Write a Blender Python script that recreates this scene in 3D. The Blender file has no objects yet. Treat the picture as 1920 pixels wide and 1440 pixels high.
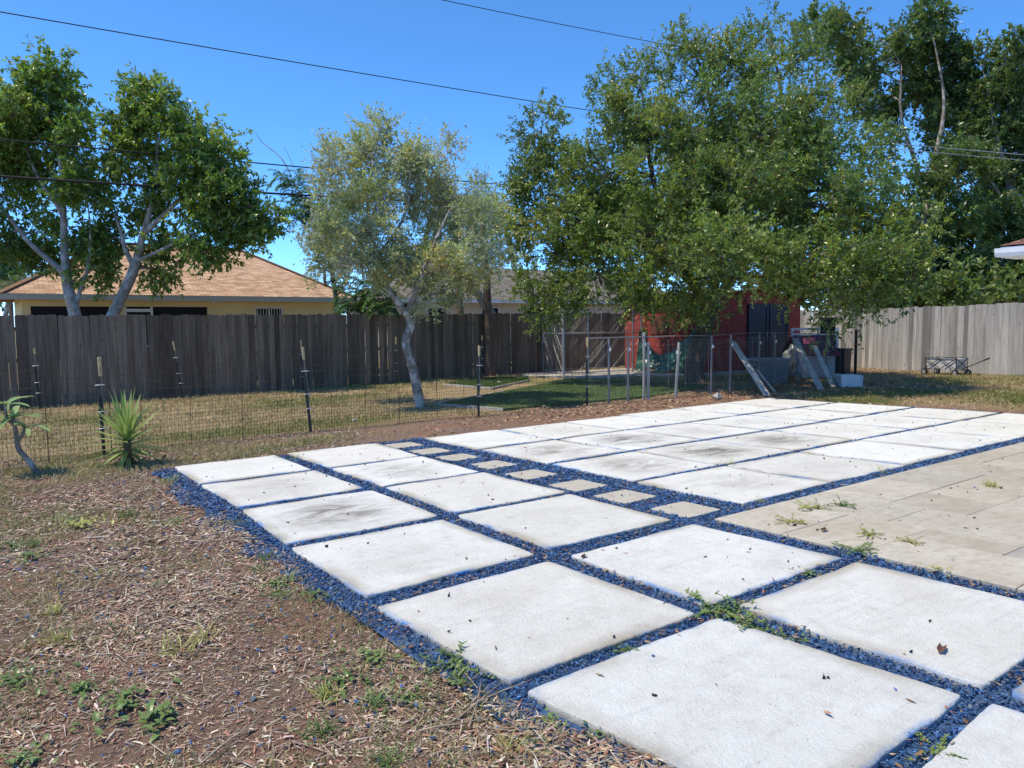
import bpy, math, random
import numpy as np
from mathutils import Vector, Matrix

S = bpy.context.scene
COL = S.collection
R = math.radians
random.seed(7)
rng = np.random.default_rng(7)

# ------------------------------------------------------------------ camera, sky, sun, exposure
FPX, YAW, PITCH, ROLL, HCAM = 1393.33, R(35.341), R(4.6), R(-0.6), 1.5
FW = np.array([math.sin(YAW) * math.cos(PITCH), math.cos(YAW) * math.cos(PITCH), -math.sin(PITCH)])
RT0 = np.array([math.cos(YAW), -math.sin(YAW), 0.0])
UP0 = np.cross(RT0, FW)
RT = math.cos(ROLL) * RT0 + math.sin(ROLL) * UP0
UP = -math.sin(ROLL) * RT0 + math.cos(ROLL) * UP0
FWH = np.array([math.sin(YAW), math.cos(YAW), 0.0])
cam_d = bpy.data.cameras.new('camera')
cam = bpy.data.objects.new('camera', cam_d)
COL.objects.link(cam)
cam_d.sensor_width = 36.0
cam_d.lens = FPX / 1920 * 36.0
cam_d.clip_start, cam_d.clip_end = 0.05, 3000
m = Matrix(((RT[0], UP[0], -FW[0], 0), (RT[1], UP[1], -FW[1], 0), (RT[2], UP[2], -FW[2], HCAM), (0, 0, 0, 1)))
cam.matrix_world = m
S.camera = cam

SUN_EL, SUN_AZ = R(65), R(22)          # azimuth: turned from -X towards +Y
SDIR = Vector((-math.cos(SUN_AZ) * math.cos(SUN_EL), math.sin(SUN_AZ) * math.cos(SUN_EL), math.sin(SUN_EL)))
world = bpy.data.worlds.new('World')
S.world = world
world.use_nodes = True
wn, wl = world.node_tree.nodes, world.node_tree.links
bg = wn['Background']
sky = wn.new('ShaderNodeTexSky')
sky.sky_type = 'NISHITA'
sky.sun_disc = False
sky.sun_elevation = SUN_EL
sky.sun_rotation = math.atan2(SDIR.x, SDIR.y)
sky.altitude = 8500
sky.air_density, sky.dust_density, sky.ozone_density = 1.5, 0.0, 4.5
hs = wn.new('ShaderNodeHueSaturation')
hs.inputs['Saturation'].default_value = 1.16
hs.inputs['Hue'].default_value = 0.497
wl.new(sky.outputs[0], hs.inputs['Color'])
wl.new(hs.outputs[0], bg.inputs[0])
bg.inputs[1].default_value = 0.14
sun_d = bpy.data.lights.new('sun', 'SUN')
sun_d.energy = 2.1
sun_d.angle = R(0.53)
sun_d.color = (1.0, 0.885, 0.70)
sun = bpy.data.objects.new('sun', sun_d)
COL.objects.link(sun)
sun.rotation_euler = SDIR.to_track_quat('Z', 'Y').to_euler()
sun.location = (0, 0, 30)
S.view_settings.view_transform = 'Standard'
S.view_settings.look = 'None'
S.view_settings.exposure = 1.2
S.view_settings.gamma = 1.0
S.view_settings.use_curve_mapping = False
S.render.engine = 'CYCLES'
S.cycles.max_bounces = 6
S.cycles.transparent_max_bounces = 6


def at(px, py, dep):
    """survey helper: a point of the place from its bearing and its distance"""
    return np.array([0, 0, HCAM]) + dep * (FW + (px - 960) / FPX * RT + (720 - py) / FPX * UP)


# ------------------------------------------------------------------ terrain height and noise
def gz(x, y):
    x = np.asarray(x, float); y = np.asarray(y, float)
    t = np.clip(y - 8, 0, 5)
    s = np.clip(y, -30, 8) + t - t * t / 10
    return .004 * np.clip(x, -10, 25) - .0217 * s


def g(x, y): return float(gz(x, y))


def _hash(ix, iy, seed):
    h = (ix.astype(np.int64) * 374761393 + iy.astype(np.int64) * 668265263 + seed * 1442695041) & 0xffffffff
    h = ((h ^ (h >> 13)) * 1274126177) & 0xffffffff
    return ((h ^ (h >> 16)) & 0xffff) / 65535.0


def vnoise(x, y, sc, seed=0, octv=3):
    out = 0; amp = 1; tot = 0
    for o in range(octv):
        u = np.asarray(x) * sc; v = np.asarray(y) * sc
        ix = np.floor(u); iy = np.floor(v)
        fx = u - ix; fy = v - iy
        fx = fx * fx * (3 - 2 * fx); fy = fy * fy * (3 - 2 * fy)
        a = _hash(ix, iy, seed + o); b = _hash(ix + 1, iy, seed + o)
        c = _hash(ix, iy + 1, seed + o); d = _hash(ix + 1, iy + 1, seed + o)
        out = out + amp * ((a * (1 - fx) + b * fx) * (1 - fy) + (c * (1 - fx) + d * fx) * fy)
        tot += amp; amp *= .5; sc *= 2.03
    return out / tot


# ------------------------------------------------------------------ mesh helpers
def link(name, me, parent=None, loc=None, rot=None):
    o = bpy.data.objects.new(name, me)
    COL.objects.link(o)
    if parent is not None: o.parent = parent
    if loc is not None: o.location = loc
    if rot is not None: o.rotation_euler = rot
    return o


def tag(o, label=None, cat=None, group=None, kind=None):
    if label: o['label'] = label
    if cat: o['category'] = cat
    if group: o['group'] = group
    if kind: o['kind'] = kind
    return o


def thing(name, label, cat, loc=(0, 0, 0), rz=0.0, group=None):
    o = link(name, None, None, loc, (0, 0, rz))
    o.empty_display_size = .1
    return tag(o, label, cat, group)


def np_mesh(name, V, F, mat, C=None, smooth=False, uv=None):
    """V (n,3); F (m,k) ; C (n,3) point colours"""
    V = np.ascontiguousarray(V, dtype=np.float32); F = np.ascontiguousarray(F, dtype=np.int32)
    me = bpy.data.meshes.new(name)
    k = F.shape[1]
    me.vertices.add(len(V)); me.vertices.foreach_set('co', V.ravel())
    me.loops.add(F.size); me.loops.foreach_set('vertex_index', F.ravel())
    me.polygons.add(len(F))
    me.polygons.foreach_set('loop_start', np.arange(0, F.size, k, dtype=np.int32))
    try: me.polygons.foreach_set('loop_total', np.full(len(F), k, dtype=np.int32))
    except Exception: pass
    me.polygons.foreach_set('use_smooth', np.full(len(F), bool(smooth)))
    me.update(calc_edges=True)
    if C is not None:
        a = me.color_attributes.new('Col', 'FLOAT_COLOR', 'POINT')
        cc = np.ones((len(V), 4), np.float32); cc[:, :3] = C
        a.data.foreach_set('color', cc.ravel())
    if mat is not None: me.materials.append(mat)
    me.validate()
    return me


class MB:
    def __init__(self): self.v = []; self.f = []
    def add(self, vs, fs):
        n = len(self.v)
        self.v += [tuple(p) for p in vs]
        self.f += [tuple(i + n for i in q) for q in fs]
        return self
    def box(self, c, s, rot=None):
        hx, hy, hz = s[0] / 2, s[1] / 2, s[2] / 2
        vs = [Vector((x, y, z)) for x in (-hx, hx) for y in (-hy, hy) for z in (-hz, hz)]
        if rot is not None: vs = [rot @ p for p in vs]
        c = Vector(c)
        return self.add([p + c for p in vs], [(0, 1, 3, 2), (4, 6, 7, 5), (0, 4, 5, 1), (2, 3, 7, 6), (0, 2, 6, 4), (1, 5, 7, 3)])
    def beam(self, a, b, w, h, roll=0.0):
        a = Vector(a); b = Vector(b); d = b - a
        q = d.to_track_quat('Z', 'Y').to_matrix() @ Matrix.Rotation(roll, 3, 'Z')
        return self.box((a + b) / 2, (w, h, d.length), q)
    def tube(self, pts, rad, n=8, cap=True):
        pts = [Vector(p) for p in pts]
        if not hasattr(rad, '__len__'): rad = [rad] * len(pts)
        b = len(self.v); ref = None
        for i, p in enumerate(pts):
            d = (pts[min(i + 1, len(pts) - 1)] - pts[max(i - 1, 0)])
            if d.length < 1e-9: d = Vector((0, 0, 1))
            d.normalize()
            if ref is None:
                ref = Vector((1, 0, 0)) if abs(d.x) < .9 else Vector((0, 1, 0))
            s = (ref - d * ref.dot(d)).normalized(); ref = s
            t = d.cross(s)
            for k in range(n):
                a = 2 * math.pi * k / n
                self.v.append(tuple(p + (s * math.cos(a) + t * math.sin(a)) * rad[i]))
        for i in range(len(pts) - 1):
            for k in range(n):
                k2 = (k + 1) % n
                self.f.append((b + i * n + k, b + i * n + k2, b + (i + 1) * n + k2, b + (i + 1) * n + k))
        if cap and n > 2:
            self.f.append(tuple(b + k for k in range(n))[::-1])
            self.f.append(tuple(b + (len(pts) - 1) * n + k for k in range(n)))
        return self
    def prism(self, poly, a, b):
        """poly: 2D (x,z) profile, extruded along y from a to b"""
        n = len(poly)
        vs = [(p[0], a, p[1]) for p in poly] + [(p[0], b, p[1]) for p in poly]
        fs = [tuple(range(n)), tuple(range(2 * n - 1, n - 1, -1))]
        fs += [(i, i + n, (i + 1) % n + n, (i + 1) % n) for i in range(n)]
        return self.add(vs, fs)
    def mesh(self, name, mat, smooth=False):
        me = bpy.data.meshes.new(name)
        me.from_pydata(self.v, [], self.f)
        if mat is not None: me.materials.append(mat)
        if smooth: me.polygons.foreach_set('use_smooth', [True] * len(me.polygons))
        me.update()
        return me
    def build(self, name, mat, parent=None, loc=None, rot=None, smooth=False):
        return link(name, self.mesh(name, mat, smooth), parent, loc, rot)


def spline(pts, per=5):
    P = [np.asarray(p, float) for p in pts]
    P = [2 * P[0] - P[1]] + P + [2 * P[-1] - P[-2]]
    out = []
    for i in range(1, len(P) - 2):
        p0, p1, p2, p3 = P[i - 1:i + 3]
        for k in range(per):
            t = k / per
            out.append(.5 * (2 * p1 + (p2 - p0) * t + (2 * p0 - 5 * p1 + 4 * p2 - p3) * t * t + (3 * p1 - p0 - 3 * p2 + p3) * t ** 3))
    out.append(P[-2])
    return out


# ------------------------------------------------------------------ materials
class NT:
    def __init__(self, name):
        self.m = bpy.data.materials.new(name); self.m.use_nodes = True
        self.n = self.m.node_tree.nodes; self.l = self.m.node_tree.links
        self.p = self.n['Principled BSDF']; self.out = self.n['Material Output']
    def new(self, t, **kw):
        x = self.n.new(t)
        for k, v in kw.items():
            if k.startswith('_'): x.inputs[k[1:]].default_value = v
            else: setattr(x, k, v)
        return x
    def to(self, a, b): self.l.new(a, b)
    def coord(self, kind='Object', scale=(1, 1, 1), rnd=True):
        tc = self.new('ShaderNodeTexCoord'); mp = self.new('ShaderNodeMapping')
        self.to(tc.outputs[kind], mp.inputs[0]); mp.inputs['Scale'].default_value = scale
        if rnd:
            oi = self.new('ShaderNodeObjectInfo'); mu = self.new('ShaderNodeMath', operation='MULTIPLY'); mu.inputs[1].default_value = 37.7
            self.to(oi.outputs['Random'], mu.inputs[0])
            cb = self.new('ShaderNodeCombineXYZ'); self.to(mu.outputs[0], cb.inputs[0]); self.to(mu.outputs[0], cb.inputs[1]); self.to(mu.outputs[0], cb.inputs[2])
            self.to(cb.outputs[0], mp.inputs['Location'])
        return mp.outputs[0]
    def world(self, scale=1.0):
        ge = self.new('ShaderNodeNewGeometry'); mp = self.new('ShaderNodeMapping')
        self.to(ge.outputs['Position'], mp.inputs[0]); mp.inputs['Scale'].default_value = (scale,) * 3 if not hasattr(scale, '__len__') else scale
        return mp.outputs[0]
    def noise(self, vec, scale, detail=4, rough=.55, dist=0.0):
        x = self.new('ShaderNodeTexNoise'); x.inputs['Scale'].default_value = scale; x.inputs['Detail'].default_value = detail
        x.inputs['Roughness'].default_value = rough; x.inputs['Distortion'].default_value = dist
        self.to(vec, x.inputs['Vector']); return x.outputs['Fac']
    def ramp(self, fac, stops):
        r = self.new('ShaderNodeValToRGB'); e = r.color_ramp.elements
        while len(e) < len(stops): e.new(.5)
        for i, (p, c) in enumerate(stops):
            e[i].position = p
            e[i].color = (c, c, c, 1) if not hasattr(c, '__len__') else (*c, 1)
        self.to(fac, r.inputs[0]); return r.outputs[0]
    def mix(self, fac, a, b, mode='MIX'):
        x = self.new('ShaderNodeMix', data_type='RGBA', blend_type=mode)
        for v, s in ((fac, x.inputs[0]), (a, x.inputs[6]), (b, x.inputs[7])):
            if hasattr(v, 'links'): self.to(v, s)
            elif hasattr(v, '__len__'): s.default_value = (*v, 1)
            else: s.default_value = v
        return x.outputs[2]
    def math(self, op, a, b=0.0, clamp=False):
        x = self.new('ShaderNodeMath', operation=op, use_clamp=clamp)
        for v, s in ((a, x.inputs[0]), (b, x.inputs[1])):
            if hasattr(v, 'links'): self.to(v, s)
            else: s.default_value = v
        return x.outputs[0]
    def bump(self, h, strength=.3, dist=.01):
        b = self.new('ShaderNodeBump'); b.inputs['Strength'].default_value = strength; b.inputs['Distance'].default_value = dist
        self.to(h, b.inputs['Height']); self.to(b.outputs[0], self.p.inputs['Normal'])
    def base(self, c):
        s = self.p.inputs['Base Color']
        if hasattr(c, 'links'): self.to(c, s)
        else: s.default_value = (*c, 1)
        return self
    def set(self, **kw):
        for k, v in kw.items(): self.p.inputs[k.replace('_', ' ')].default_value = v
        return self


def plain(name, c, rough=.7, metal=0.0, var=.12, scale=8.0, bump=0.0, spec=.4):
    t = NT(name); v = t.coord()
    n = t.noise(v, scale, 5, .6)
    lo = tuple(x * (1 - var * 2) for x in c); hi = tuple(min(1, x * (1 + var * 1.6)) for x in c)
    t.base(t.ramp(n, [(.25, lo), (.75, hi)])).set(Roughness=rough, Metallic=metal, Specular_IOR_Level=spec)
    if bump: t.bump(t.noise(v, scale * 6, 4), bump, .01)
    return t.m


def attr_mat(name, rough=.8, spec=.3, trans=0.0, var=.0, tint=None):
    t = NT(name)
    a = t.new('ShaderNodeAttribute', attribute_name='Col')
    c = a.outputs['Color']
    if var:
        n = t.noise(t.world(1), 60, 3)
        c = t.mix(1.0, c, t.ramp(n, [(.2, 1 - var), (.8, 1 + var)]), 'MULTIPLY')
    t.base(c).set(Roughness=rough, Specular_IOR_Level=spec)
    if trans:
        tr = t.new('ShaderNodeBsdfTranslucent'); mx = t.new('ShaderNodeMixShader'); mx.inputs[0].default_value = trans
        tc = t.mix(1.0, c, tint or (1.15, 1.25, .55), 'MULTIPLY')
        t.to(tc, tr.inputs[0]); t.to(t.p.outputs[0], mx.inputs[1]); t.to(tr.outputs[0], mx.inputs[2]); t.to(mx.outputs[0], t.out.inputs[0])
    return t.m


M = {}
M['leaf'] = attr_mat('leaf', .36, .55, .38)
M['leaf_dull'] = attr_mat('leaf_dull', .5, .35, .36)
M['grass'] = attr_mat('grass_blade', .6, .25, .2)
M['chip'] = attr_mat('mulch_chip', .85, .2, 0, .2)
M['gravel'] = attr_mat('blue_gravel', .55, .35, 0, .25)


def bark(name, a, b, sc=14, spots=None):
    t = NT(name); v = t.world((sc, sc, sc * .28))
    n = t.noise(v, 1.0, 6, .65, .6)
    c = t.ramp(n, [(.3, a), (.7, b)])
    if spots:
        c = t.mix(t.ramp(t.noise(t.world(1), 5, 4), [(.5, 0), (.62, 1)]), c, spots)
    t.base(c).set(Roughness=.9, Specular_IOR_Level=.2); t.bump(n, .7, .03)
    return t.m


M['bark_grey'] = bark('bark_grey', (.16, .14, .12), (.36, .33, .29), 12, (.42, .40, .37))
M['bark_mid'] = bark('bark_mid', (.10, .08, .06), (.36, .31, .25), 26, (.50, .46, .40))
M['bark_oak'] = bark('bark_oak', (.06, .05, .042), (.17, .145, .12), 18)
M['bark_palm'] = bark('bark_palm', (.10, .07, .05), (.22, .16, .12), 16)
M['twig'] = plain('twig', (.20, .175, .15), .9, var=.25)
M['straw'] = plain('straw', (.36, .28, .20), .9, var=.25)
M['twig_pale'] = plain('twig_pale', (.46, .43, .38), .9, var=.25)


def mat_slab():
    t = NT('painted_slab'); v = t.coord(); w = t.world(1)
    fine = t.noise(v, 9, 6, .65)
    broad = t.noise(v, 1.6, 5, .6, .4)
    oi = t.new('ShaderNodeObjectInfo')
    c = t.ramp(fine, [(.25, (.60, .60, .56)), (.42, (.73, .735, .695)), (.8, (.79, .80, .77))])
    c = t.mix(1.0, c, t.ramp(oi.outputs['Random'], [(0, (.90, .885, .85)), (.4, (1.0, .985, .955)), (.75, (1.0, 1.0, .99)), (1, (1.05, 1.05, 1.04))]), 'MULTIPLY')
    c = t.mix(t.ramp(broad, [(.47, 0), (.76, .65)]), c, (.57, .545, .485))
    c = t.mix(t.ramp(t.noise(v, 4.2, 6, .7, .8), [(.54, 0), (.72, .45)]), c, (.50, .48, .44))
    # brushed streaks of thin paint
    st = t.noise(t.coord('Object', (2.2, 26, 6)), 1.0, 4, .6)
    c = t.mix(t.ramp(st, [(.54, 0), (.70, .35)]), c, (.54, .53, .51))
    # dark smudges where water stood
    sa = t.new('ShaderNodeAttribute', attribute_type='OBJECT', attribute_name='stain')
    sm = t.new('ShaderNodeAttribute', attribute_name='smudge')
    sn = t.noise(t.coord('Object', (1.0, 2.4, 1)), 2.2, 6, .68, .8)
    k = t.math('MULTIPLY', t.math('MULTIPLY', t.ramp(sn, [(.34, 0), (.58, 1)]), sm.outputs['Fac']), sa.outputs['Fac'])
    c = t.mix(t.math('MULTIPLY', k, .9, True), c, (.15, .13, .105))
    # green-brown algae near a few edges
    ed = t.new('ShaderNodeAttribute', attribute_name='edge')
    en = t.noise(v, 5.5, 5, .65)
    near = t.math('SUBTRACT', 1.0, t.math('MULTIPLY', ed.outputs['Fac'], 9.0), True)
    al = t.math('MULTIPLY', near, t.ramp(t.noise(v, 1.1, 3), [(.44, 0), (.60, .8)]))
    c = t.mix(al, c, (.36, .31, .21))
    # blue overspray along the edges
    nr = t.math('SUBTRACT', 1.0, t.math('MULTIPLY', ed.outputs['Fac'], 28.0), True)
    bl = t.math('MULTIPLY', t.math('MULTIPLY', nr, t.ramp(en, [(.36, 0), (.60, 1)])), t.ramp(t.noise(v, 1.7, 2), [(.44, 0), (.60, .95)]))
    c = t.mix(bl, c, (.09, .27, .60))
    # specks
    sp = t.new('ShaderNodeTexVoronoi'); sp.inputs['Scale'].default_value = 34; t.to(v, sp.inputs['Vector'])
    spm = t.math('MULTIPLY', t.ramp(sp.outputs['Distance'], [(.07, 1), (.15, 0)]), t.ramp(t.noise(v, 21, 2), [(.54, 0), (.60, 1)]))
    c = t.mix(t.math('MULTIPLY', spm, .8), c, (.11, .10, .09))
    # bare concrete low on the sides
    sd = t.new('ShaderNodeAttribute', attribute_name='side')
    c = t.mix(t.math('MULTIPLY', sd.outputs['Fac'], t.ramp(en, [(.35, .35), (.6, .95)])), c, (.30, .28, .24))
    t.base(c).set(Roughness=.82, Specular_IOR_Level=.25)
    h = t.math('ADD', t.math('MULTIPLY', t.noise(v, 75, 5, .75), .8), t.math('MULTIPLY', t.noise(v, 20, 4), .6))
    t.bump(h, 1.0, .016)
    return t.m


M['slab'] = mat_slab()


def mat_paver():
    t = NT('paver'); v = t.coord()
    n = t.noise(v, 7, 6, .65)
    c = t.ramp(n, [(.25, (.36, .335, .28)), (.7, (.50, .465, .39))])
    c = t.mix(t.ramp(t.noise(v, 40, 3), [(.55, 0), (.75, .5)]), c, (.30, .27, .22))
    t.base(c).set(Roughness=.85, Specular_IOR_Level=.25); t.bump(t.noise(v, 70, 4), .5, .008)
    return t.m


M['paver'] = mat_paver()


def mat_trav():
    t = NT('travertine')
    oi = t.new('ShaderNodeObjectInfo')
    v = t.coord('Object', (2.2, 3.4, 1))
    n = t.noise(v, 1.4, 7, .62, .9)
    tone = t.ramp(oi.outputs['Random'], [(0, (.34, .31, .245)), (.3, (.43, .395, .315)), (.62, (.49, .455, .375)), (.86, (.39, .365, .305)), (.97, (.31, .305, .285))])
    c = t.mix(t.ramp(n, [(.35, 0), (.7, .55)]), tone, (.57, .525, .435))
    c = t.mix(t.ramp(t.noise(v, 4.5, 6, .7), [(.47, 0), (.70, .75)]), c, (.32, .275, .205))
    c = t.mix(t.ramp(t.noise(t.world(1), .9, 5, .6), [(.44, 0), (.66, .5)]), c, (.35, .30, .225))
    pit = t.new('ShaderNodeTexVoronoi'); pit.inputs['Scale'].default_value = 26; t.to(t.coord('Object', (1, 2.5, 1)), pit.inputs['Vector'])
    pm = t.math('MULTIPLY', t.ramp(pit.outputs['Distance'], [(.06, 1), (.14, 0)]), t.ramp(t.noise(v, 9, 2), [(.52, 0), (.6, 1)]))
    c = t.mix(t.math('MULTIPLY', pm, .6), c, (.22, .18, .13))
    t.base(c).set(Roughness=.72, Specular_IOR_Level=.3)
    t.bump(t.math('SUBTRACT', t.noise(v, 12, 5), pm), .3, .006)
    return t.m


M['trav'] = mat_trav()


def mat_ground():
    t = NT('soil_and_lawn'); w = t.world(1)
    a = t.new('ShaderNodeAttribute', attribute_name='Col')
    n1 = t.noise(w, 28, 6, .7)
    n2 = t.noise(w, 150, 4, .7)
    c = t.mix(1.0, a.outputs['Color'], t.ramp(n1, [(.25, .55), (.75, 1.5)]), 'MULTIPLY')
    c = t.mix(1.0, c, t.ramp(n2, [(.25, .5), (.75, 1.55)]), 'MULTIPLY')
    t.base(c).set(Roughness=.95, Specular_IOR_Level=.1)
    t.bump(t.math('ADD', n1, n2), .9, .03)
    return t.m


M['ground'] = mat_ground()
M['bed'] = plain('gravel_bed', (.04, .098, .225), .9, var=.4, scale=60, bump=.6)


def wood(name, dark, light, grain=1.0, knots=True):
    """vertical boards; the tone of each board differs"""
    t = NT(name); oi = t.new('ShaderNodeObjectInfo')
    v = t.coord('Object', (38 * grain, 38 * grain, 1.3))
    n = t.noise(v, 1.0, 6, .62, .5)
    v2 = t.coord('Object', (6, 6, .7))
    n2 = t.noise(v2, 1.0, 4, .6)
    c = t.ramp(n, [(.28, dark), (.72, light)])
    c = t.mix(1.0, c, t.ramp(oi.outputs['Random'], [(0, .55), (.5, 1.0), (1, 1.4)]), 'MULTIPLY')
    c = t.mix(1.0, c, t.ramp(n2, [(.3, .72), (.7, 1.22)]), 'MULTIPLY')
    if knots:
        kv = t.new('ShaderNodeTexVoronoi'); kv.inputs['Scale'].default_value = 1.0; t.to(t.coord('Object', (5.5, 5.5, 2.1)), kv.inputs['Vector'])
        c = t.mix(t.ramp(kv.outputs['Distance'], [(.05, .75), (.13, 0)]), c, tuple(x * .45 for x in dark))
    t.base(c).set(Roughness=.9, Specular_IOR_Level=.2); t.bump(n, .5, .006)
    return t.m


M['fence_dark'] = wood('fence_weathered_dark', (.105, .079, .058), (.255, .20, .152))
M['fence_grey'] = wood('fence_weathered_grey', (.27, .262, .25), (.46, .448, .425))
M['board'] = wood('weathered_board', (.30, .27, .23), (.52, .49, .44))
M['bamboo'] = plain('bamboo', (.56, .42, .20), .55, var=.15, scale=20)
M['ply'] = plain('ply_brown', (.15, .055, .04), .85, var=.25, scale=5)
M['ply_pale'] = plain('ply_pale', (.36, .20, .14), .85, var=.2, scale=5)
M['post_dark'] = plain('post_dark_green', (.02, .028, .028), .5, var=.2)
M['steel'] = plain('galvanised', (.42, .43, .44), .45, .6, var=.15, scale=14)
M['steel_dull'] = plain('galvanised_dull', (.22, .22, .22), .55, .4, var=.2, scale=14)
M['rust_wire'] = plain('wire_dark', (.10, .066, .042), .6, .4, var=.25, scale=5)
M['white'] = plain('white_paint', (.72, .73, .74), .5, var=.05)
M['grey_plastic'] = plain('grey_plastic', (.40, .42, .44), .55, var=.1, scale=4)
M['black'] = plain('black', (.012, .012, .013), .5, var=.2)
M['maroon'] = plain('maroon_plastic', (.13, .018, .035), .5, var=.15, scale=4)
M['pink'] = plain('pink_plastic', (.62, .10, .22), .5, var=.12)
M['cable'] = plain('cable', (.012, .012, .014), .6, var=.1)
M['cable_pale'] = plain('cable_pale', (.42, .42, .43), .4, .5, var=.1)
M['fabric'] = plain('grey_fabric', (.62, .62, .62), .9, var=.1, scale=10, bump=.3)
M['concrete'] = plain('concrete_pad', (.44, .41, .36), .9, var=.18, scale=3, bump=.3)
M['tie'] = plain('wire_tie', (.70, .70, .70), .4, .3, var=.05)

# ------------------------------------------------------------------ ground sheet
PATIO = (1.55, 14.05, -2.0, 9.82)       # x0,x1,y0,y1 of the gravelled patio


def lawn_mask(x, y):
    """0 bare or mulched, 1 turf"""
    n = vnoise(x, y, .55, 11, 4)
    behind = np.clip((y - 11.6) / .8, 0, 1)
    right = np.clip((x - 14.2) / 1.0, 0, 1)
    strip = np.clip((y - 9.6) / .6, 0, 1) * np.clip((6.3 - x) / 2, 0, 1) * .22
    return np.clip(np.maximum(np.maximum(behind, right), strip), 0, 1), n


def litter_mask(x, y):
    """leaf litter: along the patio's far edge and under the oak"""
    a = np.exp(-(((x - 9.9) / 2.7) ** 2 + ((y - 10.8) / .75) ** 2)) * .8
    b = np.exp(-(((x - 17.0) / 3.4) ** 2 + ((y - 10.6) / 2.6) ** 2))
    c = np.exp(-(((x - 23.5) / 1.2) ** 2 + ((y - 12.5) / 2.5) ** 2)) * .8
    d = np.exp(-((y - 19.3 - .08 * x) / .5) ** 2) * np.clip((x - 10) / 3, 0, 1)
    return np.clip(a + b + c + d, 0, 1)


def axis(lo, hi, step, far):
    a = np.arange(lo, hi + 1e-6, step)
    k = step * 1.6; out = [hi]; lo_ = [lo]
    while out[-1] < far: out.append(out[-1] + k); k *= 1.6
    k = step * 1.6
    while lo_[-1] > -far: lo_.append(lo_[-1] - k); k *= 1.6
    return np.concatenate([np.array(lo_[1:])[::-1], a, np.array(out[1:])])


xs, ys = axis(-5, 27, .16, 900), axis(-2, 24, .16, 900)
XX, YY = np.meshgrid(xs, ys)
ZZ = gz(XX, YY) - .03
wob = (vnoise(XX, YY, 1.1, 3, 4) - .5) * .07
inp = np.clip(np.minimum(np.minimum(XX - PATIO[0], PATIO[1] - XX), np.minimum(YY - PATIO[2], PATIO[3] - YY)) / .12, 0, 1)
ZZ = ZZ + wob * (1 - inp) * np.clip(1 - np.hypot(XX - 10, YY - 10) / 60, 0, 1) - .05 * inp
V = np.stack([XX, YY, ZZ], -1).reshape(-1, 3)
ny, nx = XX.shape
I = np.arange(nx * ny).reshape(ny, nx)
F = np.stack([I[:-1, :-1], I[:-1, 1:], I[1:, 1:], I[1:, :-1]], -1).reshape(-1, 4)
lm, ln = lawn_mask(XX, YY)
lt = litter_mask(XX, YY)
n3 = vnoise(XX, YY, 2.3, 21, 4)
soil = np.array([.28, .192, .14]); red = np.array([.32, .18, .125]); tan = np.array([.38, .29, .165]); grn = np.array([.17, .18, .06]); lit = np.array([.27, .165, .105])
Cc = soil + (red - soil) * np.clip((n3 - .45) * 3, 0, 1)[..., None]
lawnc = tan + (grn - tan) * np.clip((ln - .52) * 4, 0, .7)[..., None]
Cc = Cc * (1 - lm[..., None]) + lawnc * lm[..., None]
Cc = Cc * (1 - .85 * lt[..., None]) + lit * .85 * lt[..., None]
ground = link('ground', np_mesh('ground', V, F, M['ground'], Cc.reshape(-1, 3), True))
tag(ground, kind='structure')

# ------------------------------------------------------------------ painted slab patio
bedm = MB()
ux = np.linspace(PATIO[0] + .05, PATIO[1] - .1, 60); uy = np.linspace(PATIO[2], PATIO[3] - .12, 60)
UX, UY = np.meshgrid(ux, uy); UZ = gz(UX, UY) - .034
Vb = np.stack([UX, UY, UZ], -1).reshape(-1, 3); Ib = np.arange(3600).reshape(60, 60)
Fb = np.stack([Ib[:-1, :-1], Ib[:-1, 1:], Ib[1:, 1:], Ib[1:, :-1]], -1).reshape(-1, 4)
patio = link('patio', np_mesh('patio', Vb, Fb, M['bed']))
tag(patio, kind='structure')

SLABS = []       # (corner list [x0y0, x1y0, x1y1, x0y1], stain)
A = {1: [(1.82, 8.42), (3.04, 8.38), (3.06, 9.78), (1.83, 9.76)], 2: [(1.84, 6.93), (3.05, 6.95), (3.05, 8.28), (1.81, 8.27)],
     3: [(1.77, 5.41), (3.05, 5.41), (3.07, 6.77), (1.82, 6.78)], 4: [(1.76, 3.98), (3.0, 4.0), (3.01, 5.26), (1.76, 5.26)],
     5: [(1.80, 2.57), (3.01, 2.58), (2.97, 3.80), (1.73, 3.76)], 6: [(1.93, 1.26), (3.14, 1.32), (3.05, 2.46), (1.80, 2.44)],
     7: [(2.0, -.15), (3.22, -.1), (3.17, 1.21), (1.98, 1.13)]}
B = {1: [(3.28, 8.36), (4.46, 8.38), (4.52, 9.80), (3.25, 9.80)], 2: [(3.27, 6.9), (4.42, 6.89), (4.46, 8.30), (3.25, 8.25)],
     3: [(3.23, 5.42), (4.44, 5.42), (4.42, 6.80), (3.26, 6.81)], 4: [(3.19, 4.05), (4.40, 4.03), (4.42, 5.31), (3.19, 5.30)],
     5: [(3.17, 2.64), (4.47, 2.63), (4.42, 3.82), (3.18, 3.80)], 6: [(3.31, 1.31), (4.5, 1.33), (4.46, 2.51), (3.28, 2.51)],
     7: [(3.34, -.05), (4.5, -.03), (4.48, 1.22), (3.32, 1.20)]}
st_a = {1: 0, 2: .35, 3: 1.0, 4: .12, 5: .05, 6: .03, 7: 0}
st_b = {1: 0, 2: .6, 3: .1, 4: .05, 5: 0, 6: 0, 7: 0}
for k in A: SLABS.append((A[k], st_a[k]))
for k in B: SLABS.append((B[k], st_b[k]))
cx = [(5.31, 6.60), (6.655, 8.0), (8.05, 9.39), (9.445, 10.85), (10.9, 12.31), (12.36, 13.80)]
cy = [(4.02, 5.28), (5.38, 6.70), (6.80, 8.22), (8.33, 9.74)]
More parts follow.
